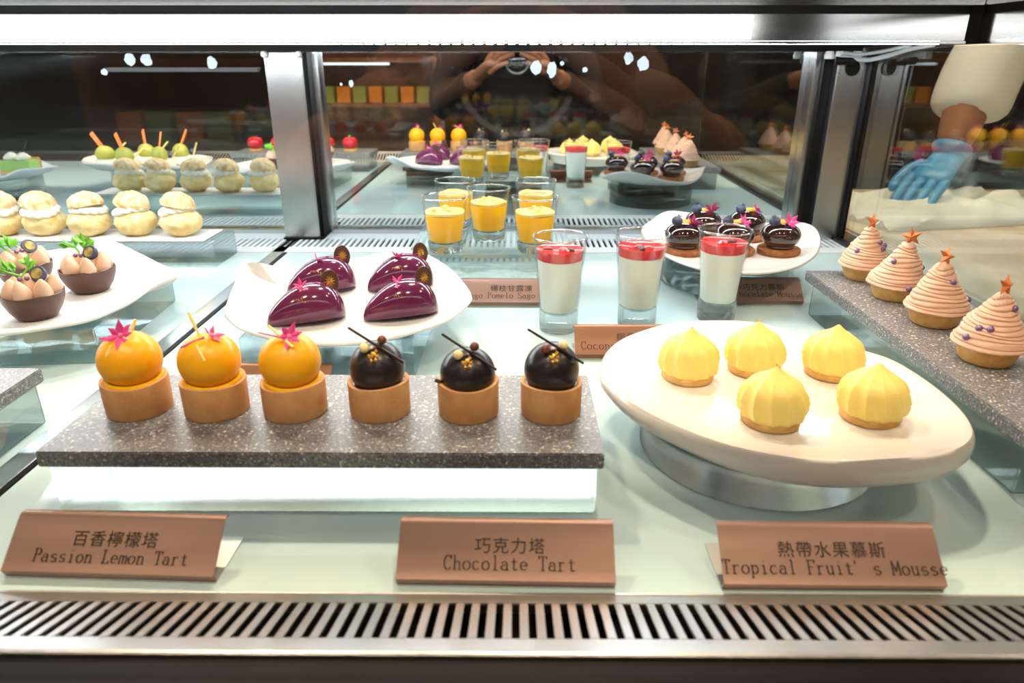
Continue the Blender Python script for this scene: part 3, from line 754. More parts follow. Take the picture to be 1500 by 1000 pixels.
def purple(x, y, rz, label, seed):
    t = thing('purple_mousse', label, 'pastry', (x, y, 0.0461), rz, 'purple glazed mousses on the white plate')
    part('mousse_body', cached('bean', bean_mesh), t)
    d = part('chocolate_disc', cached('cdisc', lambda: MB().lathe([(0, -0.0008), (0.0094, -0.0008), (0.0098, 0), (0.0094, 0.0008), (0, 0.0008)], 32).mesh('chocolate_disc', 'choc', 50)), t, (0.0225, 0.001, 0.0315), (R(90 - 8), R(0), R(35) - rz + 0.0), scale=(0.86, 1.12, 1))
    def emblem():
        mb = MB()
        for k in range(12):
            mb.petal(0.0056, 0.0012, 0.0003, TR((0, 0, 0), (0, 0, k * PI / 6)))
        return mb.mesh('gold_emblem', 'gold', 20)
    part('gold_emblem', cached('emblem', emblem), d, (0, 0.0005, 0.0010))
    flower(t, (-0.003, -0.004, 0.0315), (R(40), R(-25), seed), 6, 0.0085, 0.0036, 5 + seed % 2)
    stalk(t, (-0.002, -0.003, 0.0312), (0.0195, 0.000, 0.0318), 0.0005, 'pink', 'flower_stem')
    def dust():
        rnd = random.Random(9); mb = MB()
        for i in range(26):
            mb.petal(rnd.uniform(.0008, .0020), .0008, .0002, TR((rnd.gauss(0, .0042), rnd.gauss(0, .0012), 0), (0, 0, rnd.uniform(0, 6))))
        return mb.mesh('gold_dust', 'gold', 20)
    part('gold_dust', cached('dust', dust), t, (-0.004, -0.0157, 0.0236), (R(56), 0, 0))
    return t
purple(-0.1835, 0.5800, R(27), 'purple glazed mousse nearest the front left of its plate', 0)
purple(-0.1030, 0.5930, R(24), 'purple glazed mousse at the front right of its plate', 1)
purple(-0.1925, 0.6660, R(27), 'purple glazed mousse at the back left, partly behind another', 2)
purple(-0.1165, 0.6780, R(27), 'purple glazed mousse at the back right of its plate', 3)

# ---------------------------------------------------------------- berry topped chocolate mousses
def chmousse(x, y, label, k):
    t = thing('chocolate_mousse', label, 'pastry', (x, y, 0.0468), 0, 'glossy chocolate mousses on the upturned plate')
    part('cookie_base', cached('cookie', lambda: MB().lathe([(0, 0), (0.0235, 0), (0.0245, 0.002), (0.0242, 0.0055), (0.0230, 0.0066), (0, 0.0066)], 40, lambda th, r, z: (r * (1 + 0.015 * fnoise((math.cos(th), math.sin(th), z * 60), 3)), z)).mesh('cookie_base', 'cookie', 50)), t, rot=(0, 0, k))
    pr = [(0, .0068), (.0150, .0068), (.0168, .0085), (.0170, .0105), (.0196, .0135), (.0218, .0175), (.0226, .0212), (.0218, .0252), (.0196, .0288), (.0158, .0318), (.0105, .0338), (.0050, .0346), (0, .0348)]
    part('mousse_dome', cached('chdome', lambda: MB().lathe([(p.x, p.y) for p in open_spline([(a, b, 0) for a, b in pr], 36)], 48).mesh('mousse_dome', 'choc_gloss', 80)), t)
    blueberry(t, (-0.0105, -0.004, 0.0378), 0.0064, (R(15), R(-20), k))
    part('orange_slice', cached('oslice', lambda: MB().lathe([(0, 0), (.0098, 0), (.0102, .0008), (.0098, .0016), (0, .0018)], 28, T=Matrix.Diagonal((1, .62, 1, 1))).mesh('orange_slice', 'orange_slice', 50)), t, (0.0025, 0.005, 0.0345), (R(6), R(-4), R(10)))
    flower(t, (0.0075, -0.006, 0.0368), (R(55), R(10), k * 0.7), 6, 0.0112, 0.0056, 8 + k % 2)
    return t
chmousse(0.3085, 0.8120, 'glossy chocolate mousse alone at the right front of its plate', 0)
chmousse(0.2545, 0.8120, 'glossy chocolate mousse just behind the rightmost pudding glass', 1)
chmousse(0.2900, 0.8820, 'glossy chocolate mousse at the back right, highest in its group', 2)
chmousse(0.1960, 0.8120, 'glossy chocolate mousse at the left front, behind the middle pudding glass', 3)
chmousse(0.2350, 0.8820, 'glossy chocolate mousse at the back left of its plate', 4)

# ---------------------------------------------------------------- chestnut cream trees
def star_mesh():
    mb = MB(); pts = []
    for k in range(10):
        a = PI / 2 + k * PI / 5; r = 0.0092 if k % 2 == 0 else 0.0040
        pts.append((r * math.cos(a), 0, r * math.sin(a)))
    vs = pts + [(0, -0.0030, 0), (0, 0.0030, 0)]
    fs = []
    for k in range(10):
        fs += [(k, (k + 1) % 10, 10), ((k + 1) % 10, k, 11)]
    return mb.add(vs, fs).mesh('star', 'copper_star', 10)
def tree(x, y, label, k, beads, lean=(0, 0), star=(0, 0, 0)):
    t = thing('chestnut_tree_tart', label, 'tart', (x, y, 0.0365 + 0.0105 + 0.0003), 0, 'chestnut cream tree tarts on the side slab')
    part('tart_shell', cached('mshell', lambda: MB().lathe([(0, 0), (.0165, 0), (.0178, .0012), (.0205, .0085), (.0222, .0140), (.0228, .0152), (.0218, .0162), (.0205, .0154), (.0195, .0120), (0, .0115)], 48, lambda th, r, z: (r * (1 + 0.014 * fnoise((math.cos(th), math.sin(th), z * 50), 2.4)), z)).mesh('tart_shell', 'crust_light', 50)), t, rot=(0, 0, k))
    def mk():
        pr = [(0, .0120), (.0185, .0125)]
        n = 12
        for i in range(n):
            z0 = .0135 + .0385 * i / n; r0 = .0212 * (1 - (i / n) ** 1.15) + .0046
            for (fr, dr) in ((0.0, -.0007), (0.25, .0003), (0.5, .0006), (0.75, .0003)):
                pr.append((r0 * 1 - .0017 * fr + dr, z0 + .0385 / n * fr))
        pr += [(.0035, .0530), (0, .0540)]
        def fn(th, r, z):
            u = (z - .013) / .04
            wob = 0.0012 * math.sin(th + k * 2 + z * 190) + 0.0007 * math.sin(2 * th + z * 420 + k)
            nr = 0.0011 * fnoise((math.cos(th) * 1.3, math.sin(th) * 1.3, z * 210 + k * 7), 1.0)
            return (max(.0005, r + nr + 0.0003 * math.sin(23 * th + z * 900)), z + wob * (0.15 < u < 1.0) + 0.0)
        mb = MB().lathe(pr, 64, fn)
        mb.v = [(a + lean[0] * max(0, c - .02), b + lean[1] * max(0, c - .02), c) for a, b, c in mb.v]
        return mb.mesh('cream_swirl', 'mont', 38)
    part('cream_swirl', mk(), t)
    sx, sy = lean[0] * .034, lean[1] * .034
    part('star', cached('star', star_mesh), t, (sx, sy - 0.001, 0.0590), star)
    for (a, z, rr) in beads:
        rad = .0212 * (1 - max(0, (z - .0135) / .0385) ** 1.15) + .0050
        part('sugar_pearl', bead_mesh(0.0026, 'pearl', 'p'), t, (rad * math.sin(R(a)) + lean[0] * max(0, z - .02), -rad * math.cos(R(a)) + lean[1] * max(0, z - .02), z))
    return t
tree(0.3600, 0.7080, 'chestnut cream tree tart farthest back on the granite slab', 0, [(-58, .031, 0), (28, .040, 0), (34, .034, 0), (62, .036, 0)], (-.02, 0), (R(-10), R(12), R(20)))
tree(0.3600, 0.6440, 'chestnut cream tree tart second from the mirror', 1, [(-60, .037, 0), (80, .030, 0), (-2, .0160, 0)], (.16, 0), (R(-8), R(-14), R(-35)))
tree(0.3600, 0.5740, 'chestnut cream tree tart second nearest the camera, tall leaning star', 2, [(12, .040, 0), (62, .024, 0)], (-.05, 0), (R(-18), R(22), R(12)))
tree(0.3550, 0.4930, 'nearest chestnut cream tree tart in full view, three pearls at its left', 3, [(30, .044, 0), (-40, .030, 0), (-62, .029, 0), (-75, .021, 0)], (0.02, 0), (R(-14), R(16), R(22)))
tree(0.3640, 0.4120, 'chestnut cream tree tart at the near end of the slab, past the right photo edge', 4, [(-30, .036, 0), (40, .028, 0)])

# ---------------------------------------------------------------- cream puffs
def puff(x, label, k, tilt, cap_dx, cream_h=0.007):
    t = thing('cream_puff', label, 'pastry', (x, 0.944 + 0.003 * (k % 2), 0.0357), k * 0.9, 'cream puffs on the long tray')
    def base():
        mb = MB().sphere(0.0262, (0, 0, 0.0175), (1, 1, 0.72), 48, 26, lambda d: 1 + 0.085 * fnoise(d, 2.1, k * 3.1) + 0.05 * fnoise(d, 5, k) + 0.04 * abs(fnoise(d, 9, k + 5)))
        mb.v = [(a, b, max(0.0, c)) for a, b, c in mb.v]
        return mb.mesh('puff_base', 'puff', 60)
    part('puff_base', base(), t)
    def cream():
        key = [(0, .0270), (.0170, .0275), (.0225, .0300), (.0230, .0335), (.0200, .0375), (.0120, .0395), (0, .040)]
        return MB().lathe([(p.x, p.y) for p in open_spline([(a, b, 0) for a, b in key], 18)], 90,
                          lambda th, r, z: (r * (1 + 0.05 * math.cos(13 * th + z * 500)), z + .0012 * math.sin(2 * th + k))).mesh('cream_layer', 'cream', 70)
    part('cream_layer', cream(), t, (0, 0, 0.0012), (tilt[0] * .6, tilt[1] * .6, 0))
    def cap():
        mb = MB().sphere(0.0218, (0, 0, 0), (1, 1, 0.80), 48, 24, lambda d: 1 + 0.07 * fnoise(d, 2.6, k * 5.3) + 0.05 * fnoise(d, 6, k) + 0.035 * abs(fnoise(d, 11, k + 3)))
        mb.v = [(a, b, max(-0.0012, c)) for a, b, c in mb.v]
        return mb.mesh('puff_cap', 'puff_top', 60)
    part('puff_cap', cap(), t, (cap_dx, 0, 0.0392 + cream_h * .2), (tilt[0], tilt[1], k))
    return t
PUFFS = [(-0.7000, 'cream puff at the left edge of the photo', (R(8), R(6)), 0.0), (-0.6430, 'second cream puff from the left, cream spilling out at its left', (R(14), R(-10)), -0.003),
         (-0.5800, 'middle cream puff of the row with the most browned cap', (R(6), R(3)), 0.0), (-0.5180, 'second cream puff from the right with a torn side', (R(-5), R(12)), 0.002),
         (-0.4550, 'rightmost cream puff with a cracked pale cap', (R(9), R(9)), 0.001)]
for k, (px, lab, tl, dx) in enumerate(PUFFS): puff(px, lab, k, tl, dx)

# ---------------------------------------------------------------- chocolate cups with piped cream
def leaf_mesh(seed):
    rnd = random.Random(seed); mb = MB()
    for br in range(3):
        ang = -0.8 + br * 0.8
        for q in range(4):
            a = ang + rnd.uniform(-.7, .7)
            mb.petal(rnd.uniform(.005, .0075), rnd.uniform(.0035, .0048), .0004, TR((math.cos(ang) * .004 * br * .7, math.sin(ang) * .004, .001 * q), (rnd.uniform(-.5, .5), rnd.uniform(-.9, .1), a)))
    mb.tube([(-.006, 0, -.003), (-.002, 0, 0), (.004, 0, .001)], .0006, 5)
    return mb.mesh('parsley_leaf', 'leaf', 20)
def half_berry():
    mb = MB().lathe([(0, -.0068), (.0035, -.0062), (.0066, -.0030), (.0074, 0), (.0070, .0008), (0, .0010)], 28)
    return mb.mesh('berry_half', 'berry', 50)
def cup(x, y, label, k, rz):
    t = thing('chocolate_cup', label, 'pastry', (x, y, 0.0402), rz, 'chocolate cups on the wavy white plate')
    part('cup_shell', cached('cupshell', lambda: MB().lathe([(0, 0), (.0150, 0), (.0165, .0010), (.0215, .0085), (.0248, .0170), (.0258, .0235), (.0252, .0240), (.0244, .0236), (.0232, .0170), (.0200, .0140), (0, .0130)], 56, lambda th, r, z: (r * (1 + .01 * math.sin(3 * th)), z + (.0006 * math.sin(5 * th) if z > .02 else 0))).mesh('cup_shell', 'choc', 50)), t)
    kiss = cached('kiss', lambda: MB().lathe([(0, 0), (.0062, .0004), (.0082, .0040), (.0082, .0080), (.0066, .0135), (.0040, .0180), (.0016, .0208), (0, .0216)], 28, lambda th, r, z: (r * (1 + .05 * math.cos(2 * th + 1)), z)).mesh('cream_kiss', 'taupe', 70))
    for j in range(7):
        a = 2 * PI * j / 7 + .3
        part('cream_kiss', kiss, t, (.0158 * math.cos(a), .0158 * math.sin(a), .0170), (-.16 * math.sin(a), .16 * math.cos(a), j))
    part('cream_kiss', kiss, t, (0, 0, .0195))
    part('parsley_leaf', leaf_mesh(20 + k), t, (-.0120, .004, .0385), (0, R(-18), R(200 - 40 * k)), scale=(1.75, 1.75, 1.75))
    part('parsley_leaf', leaf_mesh(30 + k), t, (-.0040, .008, .0405), (0, R(-25), R(60 + 50 * k)), scale=(1.5, 1.5, 1.5))
    h = part('berry_half', cached('bhalf', half_berry), t, (.0085, .000, .0400), (R(50), R(-38), R(20 + 15 * k)), scale=(1.0, 1.0, 1.25))
    part('cut_face', cached('bcut', lambda: MB().lathe([(0, .0011), (.0050, .0009), (.0046, .0015), (0, .0017)], 24).mesh('cut_face', 'berry_cut')), h)
    for (bx_, by_) in ((-.004, -.006), (.001, -.004)):
        part('sugar_pearl', bead_mesh(0.0021, 'pearl', 'p2'), t, (bx_, by_, .0372))
    return t
cup(-0.4380, 0.6040, 'chocolate cup of piped cream nearest the camera on the wavy plate', 0, R(10))
cup(-0.4330, 0.6830, 'chocolate cup of piped cream at the right, blueberry half upright', 1, R(-20))
cup(-0.5080, 0.7000, 'chocolate cup of piped cream at the back left of the plate', 2, R(40))

# ---------------------------------------------------------------- mango glasses and coconut puddings
def mango(x, y, label, k):
    t = thing('mango_glass', label, 'dessert glass', (x, y, 0.0472), k * .8, 'orange mango jelly glasses on the acrylic block')
    part('glass_wall', cached('mwall', lambda: MB().lathe([(.0196, .0005), (.0212, .012), (.0240, .040), (.0264, .0625), (.0259, .0626), (.0256, .0626), (.0250, .0625), (.0222, .040), (.0196, .0145)], 56).mesh('glass_wall', 'cup', 60)), t)
    part('glass_rim', cached('mrim', lambda: MB().lathe([(.0266 + .0011 * math.cos(a), .0638 + .0011 * math.sin(a)) for a in [2 * PI * i / 10 for i in range(11)]], 56).mesh('glass_rim', 'rim', 80)), t)
    part('glass_base', cached('mbase', lambda: MB().lathe([(0, 0), (.0185, 0), (.0195, .0010), (.0210, .0115), (.0190, .0135), (.0120, .0100), (0, .0088)], 56).mesh('glass_base', 'cup_base', 60)), t)
    part('mango_jelly', cached('mjelly', lambda: MB().lathe([(0, .0092), (.0122, .0104), (.0188, .0140), (.0214, .030), (.0229, .0430), (.0226, .0438), (0, .0436)], 48).mesh('mango_jelly', 'mango', 50)), t)
    def top():
        mb = MB().lathe([(0, .0440), (.0226, .0440), (.0230, .0470), (.0210, .0482), (0, .0490)], 40, lambda th, r, z: (r, z + .0007 * math.sin(3 * th + k)))
        rnd = random.Random(k)
        for i in range(6):
            a, r = rnd.uniform(0, 6.28), rnd.uniform(0, .015)
            mb.sphere(rnd.uniform(.0022, .0036), (r * math.cos(a), r * math.sin(a), .0495), (1, .8, .6), 10, 6)
        return mb.mesh('pomelo_topping', 'mango_top', 60)
    part('pomelo_topping', top(), t)
    return t
mango(-0.0838, 0.8160, 'orange mango jelly glass at the front left of the group', 0)
mango(0.0213, 0.8160, 'orange mango jelly glass at the front right, behind a pudding glass', 1)
mango(-0.0350, 0.8760, 'orange mango jelly glass in the middle of the group', 2)
mango(-0.0810, 0.9350, 'orange mango jelly glass at the back left of the group', 3)
mango(0.0250, 0.9350, 'orange mango jelly glass at the back right of the group', 4)
def pudding(x, y, label, k):
    t = thing('pudding_glass', label, 'dessert glass', (x, y, 0.0006), k, 'coconut puddings in tall glasses')
    part('glass_wall', cached('pwall', lambda: MB().lathe([(.0196, .0005), (.0200, .018), (.0225, .055), (.0266, .0957), (.0262, .0958), (.0259, .0958), (.0254, .0957), (.0212, .055), (.0190, .0235)], 56).mesh('glass_wall', 'cup', 60)), t)
    part('glass_rim', cached('prim', lambda: MB().lathe([(.0268 + .0009 * math.cos(a), .0968 + .0009 * math.sin(a)) for a in [2 * PI * i / 10 for i in range(11)]], 56).mesh('glass_rim', 'rim', 80)), t)
    part('glass_base', cached('pbase', lambda: MB().lathe([(0, 0), (.0186, 0), (.0195, .0010), (.0199, .0180), (.0186, .0225), (.0130, .0180), (0, .0150)], 56).mesh('glass_base', 'cup_base', 60)), t)
    part('white_pudding', cached('pmilk', lambda: MB().lathe([(0, .0156), (.0130, .0186), (.0183, .0232), (.0208, .055), (.0224, .0745), (0, .0745)], 48).mesh('white_pudding', 'milk', 50)), t)
    part('red_jelly', cached('pjelly', lambda: MB().lathe([(0, .0748), (.0225, .0748), (.0235, .0842), (.0222, .0830), (0, .0826)], 48).mesh('red_jelly', 'red_jelly', 50)), t)
    rnd = random.Random(40 + k)
    for i in range(5):
        a, r = rnd.uniform(0, 6.28), rnd.uniform(0, .014)
        part('berry_piece', cached(('bp', i % 3), lambda: MB().sphere(.0044, (0, 0, 0), (1.2, .8, .6), 10, 7, lambda d: 1 + .25 * fnoise(d, 2.5, i)).mesh('berry_piece', ('red_dark', 'red_jelly', 'choc_dark')[i % 3])), t, (r * math.cos(a), r * math.sin(a), .0832), (0, 0, a))
    return t
pudding(0.0430, 0.6800, 'white coconut pudding glass with red jelly, leftmost of three', 0)
pudding(0.1255, 0.6930, 'white coconut pudding glass with red jelly, middle of three', 1)
pudding(0.2130, 0.7110, 'white coconut pudding glass with red jelly, rightmost of three', 2)

# ---------------------------------------------------------------- name signs
def arc(cx, cy, rx, ry, a0, a1, n=10):
    return [(cx + rx * math.cos(R(a0 + (a1 - a0) * i / n)), cy + ry * math.sin(R(a0 + (a1 - a0) * i / n))) for i in range(n + 1)]
def sf(x, y, w=.11): return [(x - w, y), (x + w, y)]
X_ = .52; CP = .86
GL = {
 'P': [[(.16, 0), (.16, CP)], [(.16, CP), (.34, CP)] + arc(.34, .66, .17, .20, 90, -90) + [(.16, .46)], sf(.16, 0), [(.06, CP), (.16, CP)]],
 'L': [[(.16, 0), (.16, CP)], [(.06, 0), (.52, 0), (.52, .14)], sf(.16, CP)],
 'T': [[(.30, 0), (.30, CP)], [(.06, .72), (.06, CP), (.54, CP), (.54, .72)], sf(.30, 0)],
 'C': [arc(.32, .43, .24, .44, 42, 318, 18), [(.52, CP), (.52, .66)]],
 'F': [[(.16, 0), (.16, CP)], [(.06, CP), (.54, CP), (.54, .70)], [(.16, .45), (.40, .45)], sf(.16, 0)],
 'M': [[(.08, 0), (.08, CP), (.30, .20), (.52, CP), (.52, 0)], sf(.08, 0, .07), sf(.52, 0, .07)],
 'S': [arc(.30, .64, .20, .22, 30, 270, 12) + arc(.30, .21, .22, .21, 90, -150, 12)],
 'a': [arc(.28, .36, .16, .16, 160, 0, 6) + [(.44, 0), (.54, 0)], arc(.27, .16, .18, .155, 70, 330, 14)],
 's': [arc(.30, .38, .16, .13, 30, 270, 10) + arc(.30, .13, .18, .13, 90, -150, 10)],
 'i': [[(.30, 0), (.30, X_), (.18, X_)], sf(.30, 0, .14), [(.27, .76), (.33, .76)]],
 'o': [arc(.30, .26, .22, .26, 0, 360, 20)],
 'n': [[(.14, 0), (.14, X_), (.06, X_)], arc(.30, .34, .16, .18, 170, 0, 8) + [(.46, 0)], sf(.14, 0, .08), sf(.46, 0, .08)],
 'e': [[(.10, .28), (.50, .28)] + arc(.30, .27, .20, .25, 5, 310, 16)],
 'm': [[(.08, 0), (.08, X_)], arc(.19, .38, .11, .14, 170, 0, 6) + [(.30, 0)], arc(.41, .38, .11, .14, 170, 0, 6) + [(.52, 0)], sf(.08, 0, .05), sf(.52, 0, .05)],
 'r': [[(.18, 0), (.18, X_), (.08, X_)], arc(.36, .32, .18, .20, 170, 50, 6), sf(.18, 0, .12)],
 't': [[(.28, .70), (.28, .12)] + arc(.38, .12, .10, .12, 180, 330, 6), [(.12, X_), (.46, X_)]],
 'h': [[(.14, 0), (.14, CP), (.06, CP)], arc(.30, .34, .16, .18, 170, 0, 8) + [(.46, 0)], sf(.14, 0, .08), sf(.46, 0, .08)],
 'c': [arc(.31, .26, .21, .26, 45, 315, 14)],
 'l': [[(.30, 0), (.30, CP), (.18, CP)], sf(.30, 0, .14)],
 'p': [[(.14, -.24), (.14, X_), (.06, X_)], arc(.31, .26, .18, .25, 150, -150, 14), sf(.14, -.24, .08)],
 'u': [[(.06, X_), (.14, X_), (.14, .16)] + arc(.29, .16, .15, .16, 180, 350, 8), [(.36, X_), (.45, X_), (.45, 0), (.54, 0)]],
 'g': [arc(.28, .34, .16, .17, 0, 360, 16), [(.42, .46), (.54, .50)], [(.18, .18), (.16, .06), (.44, .04)] + arc(.30, -.10, .20, .13, 30, -200, 14)],
 'j': [[(.20, X_), (.34, X_), (.34, -.10)] + arc(.22, -.10, .12, .14, 0, -140, 6), [(.31, .76), (.37, .76)]],
 'y': [[(.08, X_), (.30, .02)], [(.52, X_), (.26, -.18), (.12, -.22)], sf(.10, X_, .08), sf(.50, X_, .08)],
 "'": [[(.16, CP), (.12, .66)]],
 ' ': [],
}
def latin(text, size, m='ink'):
    """flat lettering: each stroke a narrow raised ribbon, centred on x"""
    mb = MB(); adv = .60; wd = .036; x0 = -len(text) * adv / 2
    for i, ch in enumerate(text):
        for st in GL.get(ch, []):
            for (a, b) in zip(st, st[1:]):
                a2, b2 = Vector((a[0], a[1])), Vector((b[0], b[1]))
                d = b2 - a2
                if d.length < 1e-6: continue
                d.normalize(); n = Vector((-d.y, d.x)) * wd * (1.25 if abs(d.y) > .7 else .8); e = d * wd * .5
                q = [a2 - e + n, a2 - e - n, b2 + e - n, b2 + e + n]
                mb.add([((p_.x + x0 + i * adv) * size, p_.y * size, 0) for p_ in q], [(0, 1, 2, 3)])
    return mb.mesh('lettering', m, fix=False)
def cjk(text, size):
    cu = bpy.data.curves.new('glyphs', 'FONT')
    cu.body = text; cu.size = size; cu.align_x = 'CENTER'; cu.extrude = 0.00003; cu.offset = 0.0
    cu.resolution_u = 3; cu.space_character = 1.12
    o = bpy.data.objects.new('glyphs', cu); C.objects.link(o)
    bpy.context.view_layer.update()
    dg = bpy.context.evaluated_depsgraph_get()
    me = bpy.data.meshes.new_from_object(o.evaluated_get(dg))
    me.name = 'chinese_lettering'
    bpy.data.objects.remove(o, do_unlink=True)
    me.materials.clear(); me.materials.append(M['ink'])
    return me
SW = 0.1155
def sign(x, y, rz, label, zh, en, m='sign', w=SW, lsize=None, L=0.038, shift=0.0):
    t = thing('name_sign', label, 'sign', (x, y, 0.0003), rz, 'copper coloured name signs')
    th = R(41)
    # bent sheet: foot on the deck, step, leaning face, rolled top edge
    pr = [(0.039, 0.0), (0.0022, 0.0), (0.0014, 0.0020), (-0.0004, 0.0058), (0.0006, 0.0064)]
    c_, s_ = math.cos(th), math.sin(th)
    for s in (0.010, 0.02, L - 0.005): pr.append((0.0006 + (s - 0.005) * c_, 0.0064 + (s - 0.005) * s_))
    cx, cz = pr[-1]
    for i in range(1, 6):
        a = th - i * R(13); cx += 0.0013 * math.cos(a); cz += 0.0013 * math.sin(a); pr.append((cx, cz))
    def sheet(path, tk):
        vs, fs = [], []
        n = len(path)
        nor = []
        for i in range(n):
            d = Vector(path[min(i + 1, n - 1)]) - Vector(path[max(i - 1, 0)]); d.normalize(); nor.append(Vector((d.y, -d.x)) * tk)
        for i in range(n):
            for sx in (-w / 2, w / 2):
                vs.append((sx, path[i][0], path[i][1])); vs.append((sx, path[i][0] + nor[i].x * -1, max(0.0, path[i][1] + nor[i].y * -1)))
        for i in range(n - 1):
            a, b = i * 4, (i + 1) * 4
            fs += [(a, a + 2, b + 2, b), (a + 1, b + 1, b + 3, a + 3), (a, b, b + 1, a + 1), (a + 2, a + 3, b + 3, b + 2)]
        fs += [(0, 1, 3, 2), (n * 4 - 4, n * 4 - 2, n * 4 - 1, n * 4 - 3)]
        return MB().add(vs, fs)
    part('sign_face', sheet(pr[1:], -0.0009).mesh('sign_face', m, 35), t)
    part('sign_foot', bx('sign_foot', 'grille_steel', (-w / 2, 0.0012, 0), (w / 2, 0.0395, 0.0008)), t)
    def on_face(s, off=0.0003):
        return (0.0006 + (s - 0.005) * c_ - off * s_, 0.0064 + (s - 0.005) * s_ + off * c_)
    if zh:
        q = on_face(0.0185); part('chinese_lettering', cjk(zh, 0.0091), t, (shift, q[0], q[1]), (th, 0, 0))
    if en:
        ls = lsize or 0.0092
        q = on_face(0.0092); part('lettering', latin(en, ls), t, (shift, q[0], q[1]), (th, 0, 0))
    return t
sign(-0.2175, 0.2995, R(-2.0), 'copper sign reading Passion Lemon Tart at the front left', '百香檸檬塔', 'Passion Lemon Tart', lsize=0.0079)
sign(-0.0055, 0.2955, R(-1.0), 'copper sign reading Chocolate Tart at the front centre', '巧克力塔', 'Chocolate Tart', lsize=0.0084, shift=0.002)
sign(0.1662, 0.2935, R(-0.3), "copper sign reading Tropical Fruit's Mousse at the front right", '熱帶水果慕斯', "Tropical Fruit' s Mousse", lsize=0.0082, shift=0.001)
sign(0.1120, 0.5990, 0, 'bronze sign reading Coconut, half behind the yellow mousse plate', '椰香奶酪', 'Coconut Panna Cotta', 'sign_dark', lsize=0.0092)
sign(-0.0060, 0.7480, 0, 'copper sign reading Mango Pomelo Sago jelly in front of the mango glasses', '楊枝甘露凍', 'Mango Pomelo Sago jelly', lsize=0.0082)
sign(0.2660, 0.7080 + 0.047, 0, 'copper sign ending in Chocolate Mousse beside the rightmost pudding glass', '榛果鈴巧克力慕斯', 'Caramel Chocolate Mousse', lsize=0.0080, shift=0.0)
sign(-0.2090, 0.5060, 0, 'plain copper sign glimpsed between yellow domes behind the slab', None, None, 'sign_dark')

# ---------------------------------------------------------------- pastries past the left edge, seen in the mirror
def redball(x, label, k):
    t = thing('red_glazed_ball', label, 'pastry', (x, 0.425, ZS), k, 'red glazed balls on the left slab')
    part('biscuit_base', cached('rbase', lambda: MB().lathe([(0, 0), (.0165, 0), (.0172, .001), (.0170, .005), (0, .0056)], 32).mesh('biscuit_base', 'crust_light', 50)), t)
    part('mousse_ball', cached('rball', lambda: MB().lathe([(0, .0058), (.0100, .0060), (.0165, .0105), (.0192, .0180), (.0180, .0265), (.0130, .0320), (.0060, .0335), (.0020, .0318), (0, .0312)], 40).mesh('mousse_ball', 'red_gloss', 80)), t)
    part('leaf', cached('rleaf', lambda: MB().petal(.011, .0055, .0006, TR((0, 0, 0), (0, R(-25), .4))).petal(.008, .004, .0006, TR((0, 0, 0), (0, R(-35), 2.9))).mesh('leaf', 'leaf', 20)), t, (0, 0, .0325))
for k, (px, lab) in enumerate([(-0.650, 'red glazed ball pastry farthest left on the left slab'), (-0.592, 'red glazed ball pastry second from the left on the left slab'), (-0.532, 'red glazed ball pastry in the middle of the left slab'), (-0.472, 'red glazed ball pastry second from the right on the left slab'), (-0.414, 'red glazed ball pastry at the right end of the left slab')]):
    redball(px, lab, k)
def oval(cx, cy, rx, ry, z, lift, n=16, seed=0):
    rnd = random.Random(seed)
    return [(cx + rx * math.cos(2 * PI * i / n) * rnd.uniform(.95, 1.05), cy + ry * math.sin(2 * PI * i / n) * rnd.uniform(.95, 1.05), z + lift * rnd.uniform(0, 1)) for i in range(n)]
disc('acrylic_disc', 'round acrylic disc under the kiwi pastry plate seen in the mirror', -0.790, 0.690, 0.075, 0.0395)
dish('organic_plate', 'white curved plate of kiwi pastries seen only in the mirror', oval(-0.790, 0.690, 0.135, 0.10, 0.05, 0.014, seed=3), 0.0450, 0.0402, 0.004, 'plate')
def kiwi(x, y, label, k):
    t = thing('kiwi_pastry', label, 'pastry', (x, y, 0.0463), 0.3 * k, 'kiwi pastries on the curved plate')
    part('cream_base', cached('kbase', lambda: MB().lathe([(0, 0), (.019, 0), (.020, .002), (.019, .010), (.016, .012), (0, .012)], 32).mesh('cream_base', 'cream', 60)), t)
    part('kiwi_half', cached('khalf', lambda: MB().sphere(.0165, (0, 0, .0200), (1, .8, .85), 24, 14).mesh('kiwi_half', 'kiwi')), t, (0, .004, 0))
    part('orange_biscuit', cached('kbis', lambda: bx('orange_biscuit', 'biscuit', (-.0036, -.0012, 0), (.0036, .0012, .046), .0005)), t, (.004, .006, .022), (R(20), R(-42), 0))
    part('white_stick', cached('kst', lambda: bx('white_stick', 'stick', (-.0012, -.0012, 0), (.0012, .0012, .036), .0004)), t, (-.002, -.016, .013), (R(15), R(48), 0))
    blueberry(t, (-.010, -.015, .0175), .0062)
    t.scale = (1.22, 1.22, 1.22)
for k, (px, py, lab) in enumerate([(-0.870, 0.700, 'kiwi pastry with orange biscuit at the left end of the mirrored plate'), (-0.815, 0.725, 'kiwi pastry with orange biscuit at the back of the mirrored plate'), (-0.800, 0.660, 'kiwi pastry with orange biscuit at the front of the mirrored plate'), (-0.745, 0.715, 'kiwi pastry with orange biscuit at the back right of the mirrored plate'), (-0.725, 0.660, 'kiwi pastry with orange biscuit at the right end of the mirrored plate')]):
    kiwi(px, py, lab, k)
disc('acrylic_disc', 'round acrylic stand under the green cake plate seen in the mirror', -1.045, 0.810, 0.085, 0.0375)
dish('organic_plate', 'frosted wavy rimmed plate of green cake seen only in the mirror', oval(-1.045, 0.810, 0.115, 0.10, 0.052, 0.010, 22, 5), 0.0450, 0.0382, 0.004)
